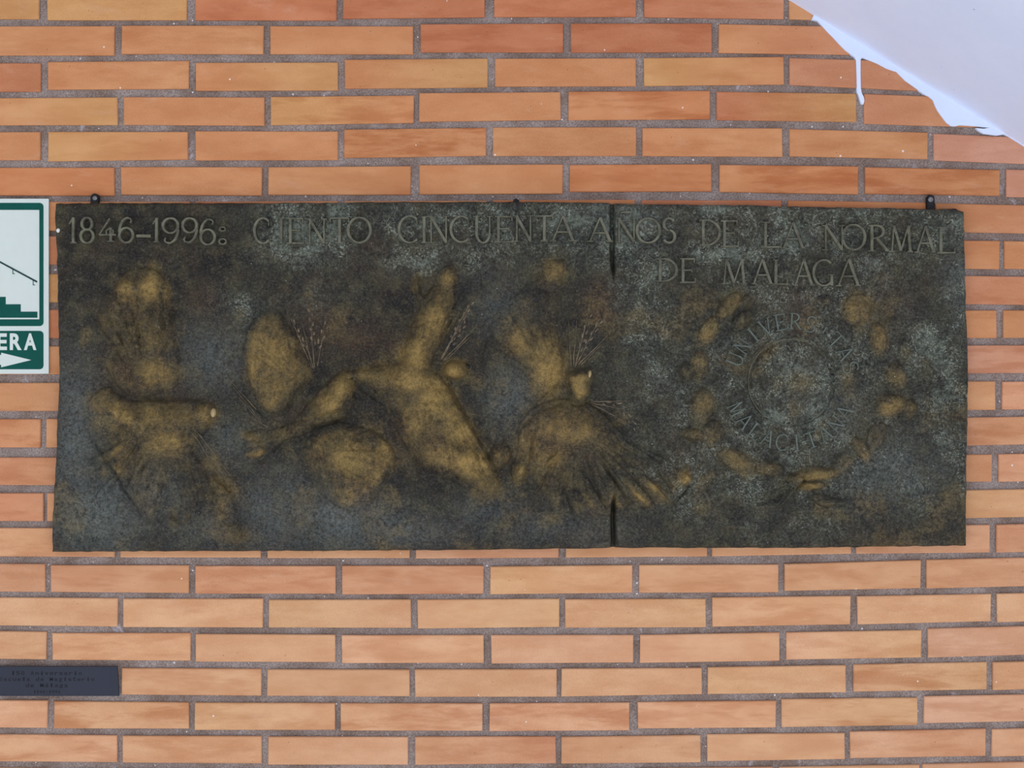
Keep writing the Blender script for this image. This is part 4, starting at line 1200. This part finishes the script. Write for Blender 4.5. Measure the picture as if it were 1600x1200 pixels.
# flight of steps
st = [(58.5, 496.5), (58.5, 487)]
x, y = 32.5, 487
while x > -108:
    st += [(x, y), (x, y - 11.6)]
    x -= 23.5; y -= 11.6
st += [(-105, y), (-105, 496.5)]
plate('stairs_pictogram', st, HB - .0002, HB + .0003, M_GREEN, sign)
rail = plate('handrail_pictogram', [(-60, 375.5), (58.5, 439.2), (57.5, 441.8), (-61, 378)], HB - .0002, HB + .0003, plain('sign_dark_green', (12, 52, 46), .4), sign)
for (bx, by) in ((19.5, 420.5), (51.3, 438), (-12, 403.5), (-44, 386.5)):
    plate('rail_bracket', [(bx, by), (bx + 1.2, by), (bx + 1.2, by + 6.6), (bx + 3.4, by + 6.6), (bx + 3.4, by + 7.8), (bx, by + 7.8)], HB - .0002, HB + .0003, M_GREEN, rail)
tp = plate('lettering_panel', rrect(-114, 68, 517, 577, 6), HB - .0002, HB + .0003, M_GREEN, sign)
plate('arrow', [(-100, 554.5), (2, 554.5), (2, 551), (49, 562.5), (2, 574), (2, 570), (-100, 570)], HB + .0002, HB + .0006, M_SIGNW, tp)

def text_mesh(ch, bold=0.0, res=4):
    cu = bpy.data.curves.new('t', 'FONT')
    cu.body = ch; cu.size = 1.0; cu.offset = bold; cu.resolution_u = res; cu.extrude = 0.02
    o = bpy.data.objects.new('t', cu)
    COL.objects.link(o)
    dg = bpy.context.evaluated_depsgraph_get()
    dg.update()
    me = bpy.data.meshes.new_from_object(o.evaluated_get(dg))
    bpy.data.objects.remove(o, do_unlink=True); bpy.data.curves.remove(cu)
    return me
def glyph(name, ch, x0, x1, yt, yb, h, mat, parent, bold=0.0, cap=None, keepw=False, thick=.0004):
    me = text_mesh(ch, bold)
    co = np.zeros(len(me.vertices) * 3); me.vertices.foreach_get('co', co); co = co.reshape(-1, 3)
    mx0, mx1 = co[:, 0].min(), co[:, 0].max(); my0, my1 = co[:, 1].min(), co[:, 1].max()
    if cap: my0, my1 = cap
    X = x0 + (co[:, 0] - mx0) / (mx1 - mx0) * (x1 - x0)
    Y = yb - (co[:, 1] - my0) / (my1 - my0) * (yb - yt)
    k = (D - h) / D
    off = Vector((0, 0, 0)); p = parent
    while p is not None:
        off = off + p.location; p = p.parent
    nv = np.stack([(X - 800) * S * k - off[0], -(h + np.where(co[:, 2] > 0, thick, -.0001)) - off[1], ZC + (600 - Y) * S * k - off[2]], -1)
    me.vertices.foreach_set('co', nv.ravel())
    me.name = name
    me.materials.clear(); me.materials.append(mat)
    me.update()
    o = bpy.data.objects.new(name, me)
    link(o, parent)
    return o
xs = [(37.5, 57), (15.5, 34), (-5, 11), (-22, -8.5), (-45, -25), (-67, -48), (-87, -70), (-106, -91)]
for ch, (a, b) in zip('ARELACSE', xs):
    glyph('letter', ch, a, b, 520.8, 547, HB + .0002, M_SIGNW, tp, bold=.035)

# ------------------------------------------------------------------ small dark engraved plate, lower left
HP = 0.0035
M_PLATE = plain('dark_slate_metal', (44, 46, 56), .45, .1, .25, .18, 9)
M_ENG = plain('engraved_black', (14, 13, 16), .6, 0, .3, .1, 100)
pl = empty('engraved_name_plate', W(73, 1088, 0))
tag(pl, 'small dark slate-grey engraved metal plate set over one brick at the lower left', 'plaque')
KS_old = KS
plate('plate', [(-39, 1041.5), (183, 1041.8), (185.5, 1087.6), (-39, 1087.6)], 0.0, HP, M_PLATE, pl)
def mono(text, cx, ytop, cap, adv):
    n = len(text)
    x = cx - n * adv / 2
    for ch in text:
        if ch != ' ':
            w = adv * (.72 if ch not in "il1-'" else .42)
            hgt = cap if (ch.isupper() or ch.isdigit() or ch in 'ldti') else cap * .72
            yb = ytop + cap + (cap * .25 if ch == 'g' else 0); yt = ytop + cap - hgt
            if ch == '-': yt, yb = ytop + cap * .45, ytop + cap * .6
            if ch == 'á': yt = ytop
            glyph('letter', ch, x + (adv - w) / 2, x + (adv + w) / 2, yt, yb, HP, M_ENG, pl, bold=.01, thick=.00015)
        x += adv
mono('150 Aniversario', 73, 1048.5, 6.2, 7.5)
mono('Escuela de Magisterio', 73, 1058, 6.2, 7.2)
mono('de Málaga', 73, 1067.5, 6.2, 7.6)
mono('1846-1996', 73.5, 1078.5, 4.6, 4.8)
